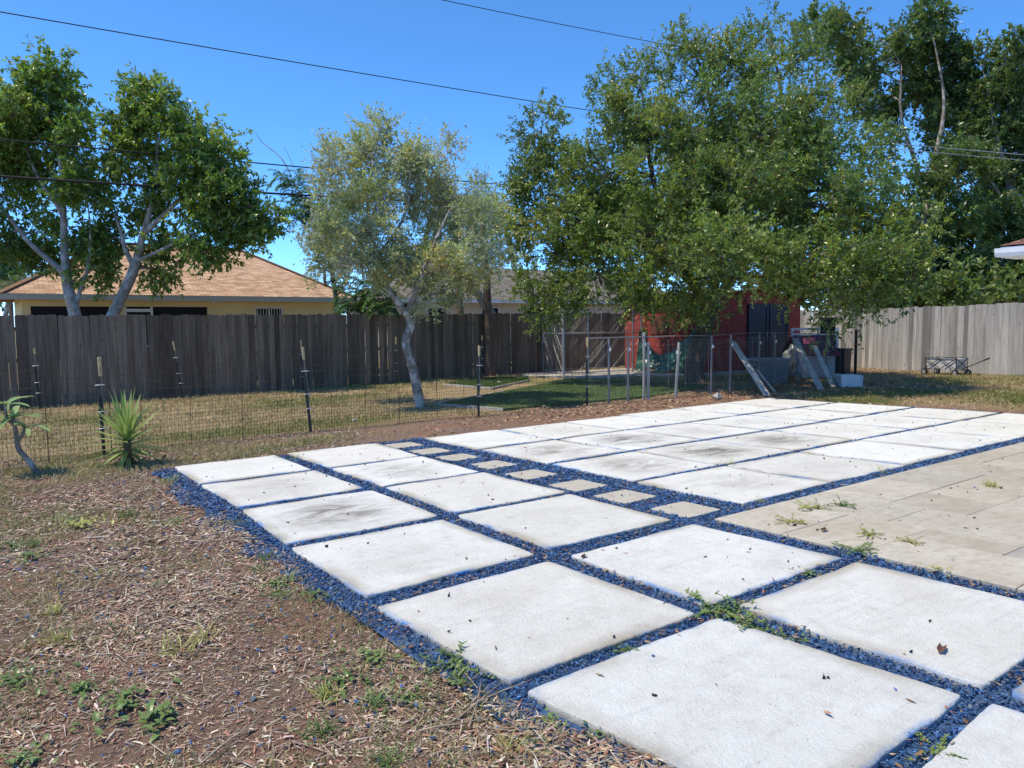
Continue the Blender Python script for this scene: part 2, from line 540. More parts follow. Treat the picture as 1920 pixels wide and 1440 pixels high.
stc = {(0, 0): .3, (0, 1): .7, (0, 2): .8, (1, 1): 1.0, (1, 2): 1.0, (2, 1): .8, (0, 3): .1, (3, 2): .3, (2, 2): .4, (4, 1): .2, (1, 3): .25}
rs = random.Random(3)
for i, (a, b) in enumerate(cx):
    for j, (c, d) in enumerate(cy):
        e = lambda: rs.uniform(-.018, .018)
        far = .12 if j == 3 and i > 2 else 0
        SLABS.append(([(a + e(), c + e()), (b + e(), c + e()), (b + e(), d + e() + far), (a + e(), d + e() + far)], stc.get((i, j), rs.choice([0, 0, .15]))))


def slab_mesh(name, corners, n, thick, seed, mat, edge_wob=.016, crown=.006, grow_=1.016):
    """a poured slab: wavy outline, rounded arris, slightly uneven top"""
    P = np.array(corners, float); cen = P.mean(0); P = cen + (P - cen) * grow_
    u = np.concatenate([[0, .004, .012], np.linspace(.05, .95, n - 6), [.988, .996, 1]])
    UU, VV = np.meshgrid(u, u)
    X = (P[0, 0] * (1 - UU) + P[1, 0] * UU) * (1 - VV) + (P[3, 0] * (1 - UU) + P[2, 0] * UU) * VV
    Y = (P[0, 1] * (1 - UU) + P[1, 1] * UU) * (1 - VV) + (P[3, 1] * (1 - UU) + P[2, 1] * UU) * VV
    size = np.hypot(*(P[2] - P[0])) / 1.414
    ed = np.minimum(np.minimum(UU, 1 - UU), np.minimum(VV, 1 - VV)) * size
    # rounded corners and wavy sides: pull the outline in
    du, dv = np.minimum(UU, 1 - UU) * size, np.minimum(VV, 1 - VV) * size
    rc = .035
    pull = np.clip(rc - du, 0, rc) * np.clip(rc - dv, 0, rc) / rc * .35
    wv = (vnoise(X, Y, 3.1, seed, 4) - .5) * 2 * edge_wob * np.exp(-ed / .10) + (vnoise(X, Y, 19, seed + 3, 3) - .5) * edge_wob * .7 * np.exp(-ed / .02)
    dx, dy = X - cen[0], Y - cen[1]; dl = np.hypot(dx, dy) + 1e-6
    X2 = X + dx / dl * (wv - pull); Y2 = Y + dy / dl * (wv - pull)
    r = .006
    drop = np.where(ed < r, r - np.sqrt(np.clip(r * r - (r - ed) ** 2, 0, None)), 0)
    Z = gz(X, Y) + (vnoise(X, Y, 2.2, seed + 5, 3) - .5) * crown * 2 + (vnoise(X, Y, 14, seed + 6, 2) - .5) * .0022 - drop * .9
    nn = len(u)
    V = np.stack([X2, Y2, Z], -1).reshape(-1, 3)
    I = np.arange(nn * nn).reshape(nn, nn)
    F = [np.stack([I[:-1, :-1], I[:-1, 1:], I[1:, 1:], I[1:, :-1]], -1).reshape(-1, 4)]
    ring = np.concatenate([I[0, :-1], I[:-1, -1], I[-1, :0:-1], I[:0:-1, 0]])
    low = V[ring].copy(); low[:, 2] -= thick
    mid = V[ring].copy(); mid[:, 2] -= .022
    b0 = len(V); V = np.concatenate([V, mid, low]); L = len(ring)
    k = np.arange(L); k2 = (k + 1) % L
    F.append(np.stack([ring[k], b0 + k, b0 + k2, ring[k2]], -1)); F.append(np.stack([b0 + k, b0 + L + k, b0 + L + k2, b0 + k2], -1))
    c3 = np.array([cen[0], cen[1], g(*cen)])
    me = np_mesh(name, V - c3, np.concatenate(F), mat, None, True)
    for nm, val in (('edge', np.concatenate([ed.ravel(), np.zeros(2 * L)])), ('side', np.concatenate([np.zeros(nn * nn), np.full(L, .6), np.ones(L)])),
                    ('smudge', np.concatenate([(np.clip(1.25 - 2.5 * np.hypot(UU - .5, VV - .5), 0, 1)).ravel(), np.zeros(2 * L)]))):
        at_ = me.attributes.new(nm, 'FLOAT', 'POINT'); at_.data.foreach_set('value', val.astype(np.float32))
    return me, c3


for i, (cn, stn) in enumerate(SLABS):
    d = math.hypot(cn[0][0], cn[0][1])
    n = 64 if d < 4.5 else (36 if d < 8 else 20)
    me, c = slab_mesh('slab', cn, n, .085, 100 + i * 7, M['slab'])
    o = link('slab', me, patio, c); o['stain'] = float(stn)

PAV = [(4.79, 9.42), (4.80, 8.68), (4.81, 7.98), (4.83, 7.22), (4.80, 6.42), (4.79, 5.62), (4.78, 4.94), (4.80, 4.23)]
for i, (x, y) in enumerate(PAV):
    h = .215
    cs = [(x - h, y - h), (x + h, y - h + .01), (x + h - .01, y + h), (x - h, y + h)]
    me, c = slab_mesh('paver', cs, 12, .07, 900 + i, M['paver'], .004, .002)
    c[2] -= .012
    link('paver', me, patio, c)

# ------------------------------------------------------------------ travertine terrace
terr_v = [(4.68, 3.83), (15.5, 3.83), (15.5, -3.0), (4.68, -3.0)]
tb = MB()
tb.add([(x, y, g(x, y) - .02) for x, y in terr_v], [(3, 2, 1, 0)])
tb.add([(x, y, g(x, y) - .12) for x, y in terr_v] + [(x, y, g(x, y) - .0201) for x, y in terr_v],
       [(0, 1, 5, 4), (3, 0, 4, 7)])
terrace = tb.build('terrace', plain('mortar', (.22, .18, .13), .95, var=.3, scale=30))
tag(terrace, kind='structure')
cell = .305
gx_, gy_ = 34, 21
occ = np.zeros((gx_, gy_), bool)
tcache = {}
tr = random.Random(12)
for j in range(gy_):
    for i in range(gx_):
        if occ[i, j]: continue
        opts = [(3, 2), (2, 2), (2, 2), (2, 1), (1, 2), (3, 2), (2, 3), (1, 1)]
        tr.shuffle(opts); opts.append((1, 1))
        if tr.random() < .35: opts.sort(key=lambda s: -s[0] * s[1] * (1 if s != (2, 3) else .7))
        for w, d in opts:
            if i + w <= gx_ and j + d <= gy_ and not occ[i:i + w, j:j + d].any(): break
        occ[i:i + w, j:j + d] = True
        x0, y1 = 4.68 + i * cell, 3.83 - j * cell
        x, y = x0 + w * cell / 2, y1 - d * cell / 2
        if x > 13.9: continue
        # outside what could be seen from near the camera
        ang = math.degrees(math.atan2(x, y)) - 35.3
        if ang > 48: continue
        key = (w, d)
        if key not in tcache:
            hw, hd, t_, b_ = w * cell / 2 - .0032, d * cell / 2 - .0032, .03, .004
            vs = [(sx * (hw - (b_ if l == 2 else 0)), sy * (hd - (b_ if l == 2 else 0)), (-t_, -b_, 0)[l]) for l in range(3) for sx, sy in ((-1, -1), (1, -1), (1, 1), (-1, 1))]
            fs = [(8, 9, 10, 11)] + [(l * 4 + k, l * 4 + (k + 1) % 4, l * 4 + 4 + (k + 1) % 4, l * 4 + 4 + k) for l in range(2) for k in range(4)]
            mb = MB(); mb.add(vs, fs); tcache[key] = mb.mesh('tile', M['trav'])
        link('tile', tcache[key], terrace, (x, y, g(x, y) + tr.uniform(-.001, .003)), (-.0217 * -1 * 0 + math.atan(-.0217), -math.atan(.004), 0))
print('tiles', len(terrace.children))


# ------------------------------------------------------------------ scattered bits: shared generators
def rand_unit(n, r=rng):
    v = r.normal(size=(n, 3)); return v / np.linalg.norm(v, axis=1, keepdims=True)


def perp(a, r=rng):
    b = np.cross(a, rand_unit(len(a), r)); return b / (np.linalg.norm(b, axis=1, keepdims=True) + 1e-9)


def rhombs(p, ax, side, L, W, fold=.15):
    """n folded leaves: V (4n,3), F (2n,3)"""
    n = len(p); L = np.broadcast_to(L, n)[:, None]; W = np.broadcast_to(W, n)[:, None]
    nrm = np.cross(ax, side)
    mid = p + ax * L * .45
    V = np.stack([p, mid + side * W / 2 + nrm * W * fold, p + ax * L, mid - side * W / 2 + nrm * W * fold], 1).reshape(-1, 3)
    b = np.arange(n)[:, None] * 4
    F = np.stack([b + [0, 1, 2], b + [0, 2, 3]], 1).reshape(-1, 3)
    return V, F


def cones(p0, p1, r0, r1):
    """three-sided twigs"""
    n = len(p0); d = p1 - p0; d = d / (np.linalg.norm(d, axis=1, keepdims=True) + 1e-9)
    s = perp(d); t = np.cross(d, s)
    r0 = np.broadcast_to(r0, n)[:, None]; r1 = np.broadcast_to(r1, n)[:, None]
    ring = []
    for k in range(3):
        a = 2 * math.pi * k / 3; ring.append(s * math.cos(a) + t * math.sin(a))
    V = np.stack([p0 + ring[k] * r0 for k in range(3)] + [p1 + ring[k] * r1 for k in range(3)], 1).reshape(-1, 3)
    b = np.arange(n)[:, None] * 6
    F = np.stack([np.concatenate([b + k, b + (k + 1) % 3, b + 3 + (k + 1) % 3, b + 3 + k], 1) for k in range(3)], 1).reshape(-1, 4)
    return V, F


def stones(p, size, flat=.6, r=rng):
    """irregular eight-sided crumbs"""
    n = len(p)
    base = np.array([[1, 0, 0], [-1, 0, 0], [0, 1, 0], [0, -1, 0], [0, 0, 1], [0, 0, -1]], float)
    f = np.array([[0, 2, 4], [2, 1, 4], [1, 3, 4], [3, 0, 4], [2, 0, 5], [1, 2, 5], [3, 1, 5], [0, 3, 5]])
    V = base[None] * r.uniform(.55, 1.25, (n, 6, 1)) + r.normal(0, .22, (n, 6, 3))
    a = rand_unit(n, r); b = perp(a, r); c = np.cross(a, b)
    sc = np.stack([np.ones(n), r.uniform(.5, .9, n), r.uniform(.3, .7, n)], 1)[:, None, :]
    V = V * sc
    V = V[..., 0:1] * a[:, None] + V[..., 1:2] * b[:, None] + V[..., 2:3] * c[:, None]
    V[..., 2] *= flat
    V = V * np.broadcast_to(size, n)[:, None, None] + p[:, None]
    F = f[None] + (np.arange(n) * 6)[:, None, None]
    return V.reshape(-1, 3), F.reshape(-1, 3)


def pick(pal, n, r=rng, jit=.18):
    pal = np.array(pal); c = pal[r.integers(0, len(pal), n)]
    return np.clip(c * (1 + r.normal(0, jit, (n, 1))) * (1 + r.normal(0, .05, (n, 3))), .004, .95)


QUADS = [np.array(c) for c, _ in SLABS] + [np.array([(x - .21, y - .21), (x + .21, y - .21), (x + .21, y + .21), (x - .21, y + .21)]) for x, y in PAV]


def inside_slabs(x, y, grow=0.0):
    res = np.zeros(len(x), bool)
    for q in QUADS:
        c = q.mean(0); q2 = c + (q - c) * (1 + grow)
        k = np.ones(len(x), bool)
        for i in range(4):
            a, b = q2[i], q2[(i + 1) % 4]
            k &= ((b[0] - a[0]) * (y - a[1]) - (b[1] - a[1]) * (x - a[0])) > 0
        res |= k
    return res


def seen(x, y, z=0.0, pad=8):
    d = np.stack([x, y, np.zeros_like(x) + z - HCAM], -1)
    dep = d @ FW; sx = d @ RT / np.maximum(dep, .01) * FPX; sy = -(d @ UP) / np.maximum(dep, .01) * FPX
    return (dep > .6) & (np.abs(sx) < 960 + 14 * pad) & (sy < 720 + 16 * pad)


def fill(n, x0, x1, y0, y1, near=0.0):
    """random ground points, thinned with distance so that near ground gets the most"""
    x = rng.uniform(x0, x1, n); y = rng.uniform(y0, y1, n)
    k = seen(x, y)
    if near: k &= rng.random(n) < np.clip(near / (x * x + y * y), .02, 1)
    return x[k], y[k]


# ------------------------------------------------------------------ blue gravel
gxp, gyp = fill(800000, 1.35, 14.0, -.4, 9.95, 0)
dist = np.hypot(gxp, gyp)
keep = ~inside_slabs(gxp, gyp, .012) & ~((gxp > 4.72) & (gyp < 3.80)) & (gyp > -.3)
edge_n = vnoise(gxp, gyp, 2.4, 55, 4)
left_lim = 1.60 + (edge_n - .5) * .46 - .13 * np.clip((gyp - 4.5) / 2, 0, 1) * np.clip((9 - gyp) / 2, 0, 1) + np.clip(2.6 - gyp, 0, 1) * .34
keep &= gxp > left_lim
top_lim = 9.80 + (edge_n - .5) * .3
keep &= gyp < np.where((gxp > 4.4) & (gxp < 5.4), top_lim + .15, 9.78 - .0 * gxp)
keep &= rng.random(len(gxp)) < np.clip(30 / (dist ** 2), .085, 1)
gxp, gyp, dist = gxp[keep], gyp[keep], dist[keep]
sz = (.0045 + .012 * rng.random(len(gxp)) ** 1.8) * np.clip(dist / 4.2, 1, 2.1)
gzp = gz(gxp, gyp) - .026 + rng.uniform(0, .013, len(gxp)) - .006 * (gxp < 1.7)
gp = np.stack([gxp, gyp, gzp], -1)
# strays kicked out over the mulch, the terrace and the slabs
def strays(n, x0, x1, y0, y1, dz):
    x, y = fill(n, x0, x1, y0, y1); return np.stack([x, y, gz(x, y) + dz], -1)
sp = np.concatenate([strays(300, .0, 1.6, 2, 6.5, -.018), strays(120, 1.0, 1.6, 1.8, 9.5, -.018), strays(60, 1.8, 14, 1, 9.7, .006), strays(14, 4.8, 9, 1, 3.7, .006), strays(250, 2.5, 6.5, 9.7, 10.6, -.018)])
gp = np.concatenate([gp, sp]); sz = np.concatenate([sz, rng.uniform(.009, .018, len(sp))])
V, F = stones(gp, sz, .7)
gc = pick([(.036, .098, .235), (.048, .125, .29), (.030, .078, .185), (.065, .16, .34), (.045, .095, .20), (.06, .12, .225), (.035, .06, .115), (.09, .115, .15)], len(gp))
gravel = link('gravel', np_mesh('gravel', V, F, M['gravel'], np.repeat(gc, 6, 0)))
tag(gravel, 'crushed blue painted stone between the white slabs', 'gravel', kind='stuff')
print('gravel', len(gp))

# dead leaves and bark caught in the joints
jx, jy = fill(46000, 1.5, 14, .2, 9.9)
k = ~inside_slabs(jx, jy, -.01) & ~((jx > 4.7) & (jy < 3.8)) & (vnoise(jx, jy, 1.7, 77, 3) > .45) & (rng.random(len(jx)) < np.clip(16 / (jx ** 2 + jy ** 2), .12, 1))
jx, jy = jx[k], jy[k]


def flakes(x, y, dz, Lr, ratio, pal, tilt=.35):
    n = len(x); p = np.stack([x, y, gz(x, y) + dz], -1)
    a = rng.uniform(0, 2 * math.pi, n)
    ax = np.stack([np.cos(a), np.sin(a), rng.normal(0, tilt * .5, n)], -1); ax /= np.linalg.norm(ax, axis=1, keepdims=True)
    up = np.stack([rng.normal(0, tilt, n), rng.normal(0, tilt, n), np.ones(n)], -1)
    sd = np.cross(up, ax); sd /= np.linalg.norm(sd, axis=1, keepdims=True)
    L = rng.uniform(*Lr, n)
    V, F = rhombs(p, ax, sd, L, L * rng.uniform(*ratio, n), -.2)
    return V, F, np.repeat(pick(pal, n), 4, 0)


def join(parts):
    Vs, Fs, Cs = [], [], []; b = 0
    for v, f, c in parts:
        Vs.append(v); Fs.append(f + b); Cs.append(c); b += len(v)
    return np.concatenate(Vs), np.concatenate(Fs), np.concatenate(Cs)


LEAFPAL = [(.34, .21, .12), (.27, .155, .09), (.43, .30, .18), (.19, .115, .075), (.48, .36, .23), (.38, .19, .11)]
V, F, C = flakes(jx, jy, -.006 + rng.uniform(0, .01, len(jx)), (.015, .045), (.2, .5), [tuple(v * .75 for v in c) for c in LEAFPAL])
fl = link('fallen_leaves', np_mesh('fallen_leaves', V, F, M['chip'], C))
tag(fl, 'dry brown leaf bits caught in the joints between slabs', 'leaf litter', kind='stuff')

# ------------------------------------------------------------------ mulch: chips, fibres and twigs over the left ground
mx, my = fill(400000, -1.4, 4.8, 1.6, 11.9)
d2 = mx ** 2 + my ** 2
k = (rng.random(len(mx)) < np.clip(15 / d2, .10, 1)) & (mx < 1.64 + 3.2 * (my > 9.85) + .2 * (vnoise(mx, my, 2.4, 58, 3) - .5) + np.clip(2.6 - my, 0, 1) * .35 + np.clip((my - 9.8) * 9, 0, 3)) & (my < 11.9)
mx, my, d2 = mx[k], my[k], d2[k]
CH = [(.35, .25, .175), (.30, .19, .13), (.42, .32, .235), (.48, .39, .30), (.35, .19, .125), (.22, .15, .115), (.53, .455, .375), (.40, .305, .225), (.31, .20, .15), (.38, .33, .20)]
grow = np.clip(np.sqrt(d2) / 4, 1, 1.7) * (.45 + 1.1 * vnoise(mx, my, 2.6, 311, 3))
nmx = len(mx)


def wob_at(x, y): return (vnoise(x, y, 1.1, 3, 4) - .5) * .07


def chips(x, y, Lr, ratio, pal, tilt, gr, lift):
    n = len(x); p = np.stack([x, y, gz(x, y) - .03 + wob_at(x, y) + rng.uniform(0, lift, n)], -1)
    a = rng.uniform(0, 2 * math.pi, n)
    ax = np.stack([np.cos(a), np.sin(a), rng.normal(0, tilt * .6, n)], -1); ax /= np.linalg.norm(ax, axis=1, keepdims=True)
    up = np.stack([rng.normal(0, tilt, n), rng.normal(0, tilt, n), np.ones(n)], -1)
    sd = np.cross(up, ax); sd /= np.linalg.norm(sd, axis=1, keepdims=True)
    L = rng.uniform(*Lr, n) ** 1.0 * gr; W = L * rng.uniform(*ratio, n)
    nn = np.cross(ax, sd); L = L[:, None]; W = W[:, None]
    # four-sided splinter: flat top, two ends, thickness
    T = W * .35
    V = np.stack([p + sd * W * .3, p + ax * L * .3 + sd * W * .5 + nn * T, p + ax * L, p + ax * L * .7 - sd * W * .45 + nn * T, p - sd * W * .4 + nn * T * .3, p + ax * L * .45 - nn * T], 1).reshape(-1, 3)
    b = np.arange(n)[:, None] * 6
    F = np.stack([b + [0, 1, 3], b + [0, 3, 4], b + [1, 2, 3], b + [0, 5, 1], b + [5, 2, 1], b + [4, 3, 5]], 1).reshape(-1, 3)
    return V, F, np.repeat(pick(pal, n, jit=.28), 6, 0)


mk = rng.random(nmx) < np.clip(vnoise(mx, my, 1.6, 301, 4) * 2.6 - .35, .30, 1)
parts = [chips(mx[mk], my[mk], (.010, .046), (.08, .30), CH, .2, grow[mk], .008)]
s = (rng.random(nmx) < .08) & mk
parts.append(chips(mx[s], my[s], (.04, .13), (.022, .05), [(.42, .36, .28), (.50, .44, .36), (.30, .22, .15), (.36, .29, .22)], .16, grow[s], .02))
V, F, C = join(parts)
mulch = link('mulch', np_mesh('mulch', V, F, M['chip'], C))
tag(mulch, 'brown wood mulch and fibres over the bare ground', 'mulch', kind='stuff')
print('mulch', nmx)

# oak litter
x, y = fill(90000, 4.5, 25, 4.2, 14)
lk = litter_mask(x, y)
k = (rng.random(len(x)) < lk * .8) & ~((x < 13.9) & (y < 9.78))
x, y = x[k], y[k]
V, F, C = flakes(x, y, -.02 + wob_at(x, y) + rng.uniform(0, .02, len(x)), (.04, .10), (.3, .5), LEAFPAL + [(.30, .20, .15), (.42, .30, .20)], .5)
lo = link('leaf_litter', np_mesh('leaf_litter', V, F, M['chip'], C))
tag(lo, 'drift of fallen brown oak leaves along the patio edge and under the oak', 'leaf litter', kind='stuff')

# dark crumbs lying on the slabs and the terrace
x, y = fill(900, 1.8, 14, .9, 9.8)
k = (inside_slabs(x, y, -.06) | ((x > 4.8) & (y < 3.75)))
x, y = x[k][:330], y[k][:330]
parts = []
hx, hy = x[:210], y[:210]
V1, F1, C1 = flakes(x[210:], y[210:], .006, (.02, .06), (.2, .5), LEAFPAL, .2)
V2, F2 = stones(np.stack([hx, hy, gz(hx, hy) + .007], -1), rng.uniform(.007, .02, len(hx)), .8)
C2 = np.repeat(pick([(.02, .03, .055), (.05, .035, .025), (.03, .02, .015)], len(hx)), 6, 0)
V, F, C = join([(V1, F1, C1), (V2, F2, C2)])
cr = link('crumbs', np_mesh('crumbs', V, F, M['chip'], C)); tag(cr, 'dark crumbs and leaf scraps strewn over the white slabs', 'debris', kind='stuff')


# ------------------------------------------------------------------ lawn blades
def blades(x, y, h, w, col, dz=-.03, lean=.5):
    n = len(x); p = np.stack([x, y, gz(x, y) + dz + wob_at(x, y)], -1)
    a = rng.uniform(0, 2 * math.pi, n)
    ln_ = rng.normal(0, lean, (n, 2)) * h[:, None]
    sd = np.stack([np.cos(a), np.sin(a), np.zeros(n)], -1) * (w / 2)[:, None]
    tip = p + np.concatenate([ln_, h[:, None]], 1)
    mid = p + np.concatenate([ln_ * .35, h[:, None] * .6], 1)
    V = np.stack([p - sd, p + sd, mid + sd * .7, mid - sd * .7, tip], 1).reshape(-1, 3)
    b = np.arange(n)[:, None] * 5
    F = np.stack([b + [0, 1, 2], b + [0, 2, 3], b + [3, 2, 4]], 1).reshape(-1, 3)
    return V, F, np.repeat(col, 5, 0)


GRN = [(.15, .20, .05), (.19, .235, .06), (.23, .26, .08), (.12, .165, .05)]
DRY = [(.44, .35, .19), (.50, .42, .25), (.38, .29, .16), (.32, .23, .13), (.56, .48, .31)]
x, y = fill(215000, -2.5, 25, 9.7, 20.6)
lmv, lnv = lawn_mask(x, y)
dd = np.hypot(x, y)
turf_clear = ((x > 7.9) & (x < 15.5) & (y > 12.0) & (y < 18.4) & (y < 11.4 + (x - 7.6) * 1.05 + 3.3))
dens = np.clip(vnoise(x, y, 1.4, 61, 3) * 1.9 - .45, .05, 1)
k = (rng.random(len(x)) < lmv * dens) & ~turf_clear & ~((x < 14) & (y < 9.85)) & (rng.random(len(x)) > litter_mask(x, y) * .85)
x, y = x[k], y[k]; lnv = lnv[k]
gg = rng.random(len(x)) < np.clip((lnv - .46) * 3.0, .06, .65)
col = np.where(gg[:, None], pick(GRN, len(x)), pick(DRY, len(x)))
V1 = blades(x, y, rng.uniform(.03, .085, len(x)), rng.uniform(.008, .015, len(x)), col, lean=.6)
x2, y2 = fill(120000, 14.0, 24.6, 3.8, 10.5)
n2_ = vnoise(x2, y2, .7, 91, 4)
k = (rng.random(len(x2)) < np.clip((n2_ - .3) * 2.4, .05, .9)) & (rng.random(len(x2)) > litter_mask(x2, y2) * .75)
x2, y2, n2_ = x2[k], y2[k], n2_[k]
gg = rng.random(len(x2)) < np.clip((n2_ - .38) * 4, .1, .85)
col = np.where(gg[:, None], pick(GRN, len(x2)), pick(DRY, len(x2)))
V2 = blades(x2, y2, rng.uniform(.03, .08, len(x2)), rng.uniform(.007, .013, len(x2)), col, lean=.6)
# thin patches in the mulch
x3, y3 = fill(60000, -1.2, 1.7, 2.0, 11.5)
n3_ = vnoise(x3, y3, 1.25, 131, 4)
k = (n3_ > .52) & (rng.random(len(x3)) < .8)
x3, y3 = x3[k], y3[k]
gg = rng.random(len(x3)) < .55
col = np.where(gg[:, None], pick(GRN, len(x3)), pick(DRY, len(x3)))
V3 = blades(x3, y3, rng.uniform(.015, .05, len(x3)), rng.uniform(.0025, .006, len(x3)), col, lean=.9)
x4, y4 = fill(160000, -1.4, 4.5, 6.5, 11.9)
k = (rng.random(len(x4)) < np.clip((y4 - 6.5) / 4.5, 0, 1) * np.clip(vnoise(x4, y4, 1.3, 171, 4) * 2.4 - 1.05, .01, .5)) & ~((x4 > 1.4) & (y4 < 9.85))
x4, y4 = x4[k], y4[k]
gg = rng.random(len(x4)) < np.clip((vnoise(x4, y4, .9, 181, 3) - .38) * 3, .08, .7)
col = np.where(gg[:, None], pick(GRN, len(x4)), pick(DRY, len(x4)))
V4 = blades(x4, y4, rng.uniform(.02, .06, len(x4)), rng.uniform(.004, .009, len(x4)), col, lean=.9)
V, F, C = join([V1, V2, V3, V4])
gr = link('grass', np_mesh('grass', V, F, M['grass'], C)); tag(gr, 'patchy dry yellow lawn with green tufts around the fences', 'grass', kind='stuff')
print('grass', len(C) // 5)
# --- structure end ---
# ------------------------------------------------------------------ wooden fences
def picket_mesh(w, h, ear, th=.018):
    e = ear
    prof = [(-w / 2, -.25), (w / 2, -.25), (w / 2, h - e), (w / 2 - e, h), (-w / 2 + e, h), (-w / 2, h - e)] if e else [(-w / 2, -.25), (w / 2, -.25), (w / 2, h), (-w / 2, h)]
    return MB().prism(prof, -th / 2, th / 2)


def wood_fence(name, label, A, Bp, mat, widths, h, ear, seed, gap=.004, deep=.006):
    r = random.Random(seed)
    A = Vector((*A, 0)); Bp = Vector((*Bp, 0)); d = (Bp - A); Ltot = d.length; d.normalize()
    rz = math.atan2(d.y, d.x)
    root = thing(name, label, 'fence', (A.x, A.y, g(A.x, A.y)), rz)
    inv = Matrix.Rotation(-rz, 3, 'Z')
    cache = {}
    t = 0.0; cnt = 0
    while t < Ltot:
        w = r.choice(widths); hh = h + r.choice([-.015, 0, 0, .01, .02])
        key = (w, round(hh, 3))
        if key not in cache: cache[key] = picket_mesh(w, hh, ear).mesh('picket', mat)
        p = A + d * (t + w / 2)
        o = link('picket', cache[key], root, (t + w / 2, r.uniform(-deep, deep), g(p.x, p.y) - g(A.x, A.y)), (r.gauss(0, .004), r.gauss(0, .0035), r.gauss(0, .012)))
        t += w + gap + (r.random() < .12) * r.uniform(.002, .008); cnt += 1
    for z in (.35, 1.05, 1.75):
        MB().box((Ltot / 2, .045, z), (Ltot, .038, .085)).build('rail', mat, root)
    for k in range(int(Ltot / 2.4) + 1):
        MB().box((.1 + k * 2.4, .115, .85), (.09, .09, 2.1)).build('post', mat, root)
    print(name, cnt)
    return root


wood_fence('wood_fence', 'dark weathered dog-eared picket fence in front of the tan-roofed house', (-3.2, 19.35), (26.2, 21.72), M['fence_dark'],
           [.14, .14, .145, .15, .19, .235], 2.03, .028, 5, .004, .016)
wood_fence('wood_fence', 'pale grey sunlit board fence behind the folding wagon', (26.5, 21.6), (22.75, 4.0), M['fence_grey'],
           [.14, .14, .15, .19, .22], 2.04, 0, 9, .003, .005)

# ------------------------------------------------------------------ houses
def stucco(name, c):
    t = NT(name); w = t.world(1)
    n = t.noise(w, 30, 5, .6)
    t.base(t.mix(1.0, c, t.ramp(t.noise(w, .8, 4), [(.3, .88), (.7, 1.08)]), 'MULTIPLY')).set(Roughness=.9, Specular_IOR_Level=.2); t.bump(n, .4, .01)
    return t.m


def shingle(name, a, b, c):
    """asphalt tabs: each tab its own tone; courses cast a fine step"""
    t = NT(name)
    uv = t.new('ShaderNodeUVMap'); uv.uv_map = 'UVMap'
    br = t.new('ShaderNodeTexBrick'); br.offset = .5
    br.inputs['Scale'].default_value = 1.0; br.inputs['Brick Width'].default_value = .26; br.inputs['Row Height'].default_value = .10
    br.inputs['Mortar Size'].default_value = .006; br.inputs['Color1'].default_value = (0, 0, 0, 1); br.inputs['Color2'].default_value = (1, 1, 1, 1); br.inputs['Mortar'].default_value = (.0, .0, .0, 1)
    t.to(uv.outputs[0], br.inputs['Vector'])
    col = t.ramp(br.outputs['Color'], [(0, a), (.5, b), (1, c)])
    mp = t.new('ShaderNodeMapping'); mp.inputs['Scale'].default_value = (2.2, 6.9, 1); t.to(uv.outputs[0], mp.inputs[0])
    col = t.mix(1.0, col, t.ramp(t.noise(mp.outputs[0], 1.0, 3, .6), [(.3, .72), (.7, 1.28)]), 'MULTIPLY')
    col = t.mix(br.outputs['Fac'], col, tuple(x * .45 for x in a))
    t.base(col).set(Roughness=.95, Specular_IOR_Level=.15)
    t.bump(t.math('SUBTRACT', t.noise(t.world(1), 90, 3), br.outputs['Fac']), .5, .01)
    return t.m


def roof_planes(planes, mat, name, parent, thick=.06):
    """planes: quads (or triangles), first edge on the eave; UV in metres"""
    me = bpy.data.meshes.new(name); V = []; F = []; UVs = []
    for P in planes:
        P = [Vector(p) for p in P]; ex = (P[1] - P[0]).normalized(); nz = ex.cross(P[-1] - P[0]).normalized(); ey = nz.cross(ex)
        b = len(V); V += P; F.append(tuple(range(b, b + len(P)))); UVs += [((p - P[0]).dot(ex), (p - P[0]).dot(ey)) for p in P]
        b = len(V); Q = [p - Vector((0, 0, thick)) for p in P]; V += Q; F.append(tuple(range(b, b + len(P)))[::-1]); UVs += [(0, 0)] * len(P)
    me.from_pydata(V, [], F); ul = me.uv_layers.new(name='UVMap')
    for l in me.loops: ul.data[l.index].uv = UVs[l.vertex_index]
    me.materials.append(mat)
    return link(name, me, parent)


M['stucco_yellow'] = stucco('stucco_yellow', (.72, .57, .30))
M['stucco_cream'] = stucco('stucco_cream', (.60, .54, .44))
M['roof_tan'] = shingle('roof_tan', (.46, .28, .17), (.58, .38, .24), (.68, .47, .31))
M['roof_grey'] = shingle('roof_grey', (.14, .125, .105), (.20, .18, .15), (.26, .235, .20))
M['roof_brown'] = shingle('roof_brown', (.14, .07, .05), (.20, .11, .08), (.26, .15, .11))
M['fascia'] = plain('fascia', (.46, .44, .38), .7, var=.06)
M['glass_dark'] = plain('glass_dark', (.010, .010, .011), .55, var=.1, spec=.2)
M['frame_white'] = plain('frame_white', (.68, .70, .72), .5, var=.04)

H1 = thing('house', 'yellow stucco house with tan shingle hip roof behind the dark fence', 'house', (6, 27, -.25))
hz = -.25


def hb(mb, name, mat, par): return mb.build(name, mat, par, par.matrix_basis.inverted() @ Vector((0, 0, 0)) if False else None)


def rel(o, root):            # parts modelled in world space: shift under their root
    o.parent = root; o.matrix_parent_inverse = root.matrix_basis.inverted(); return o


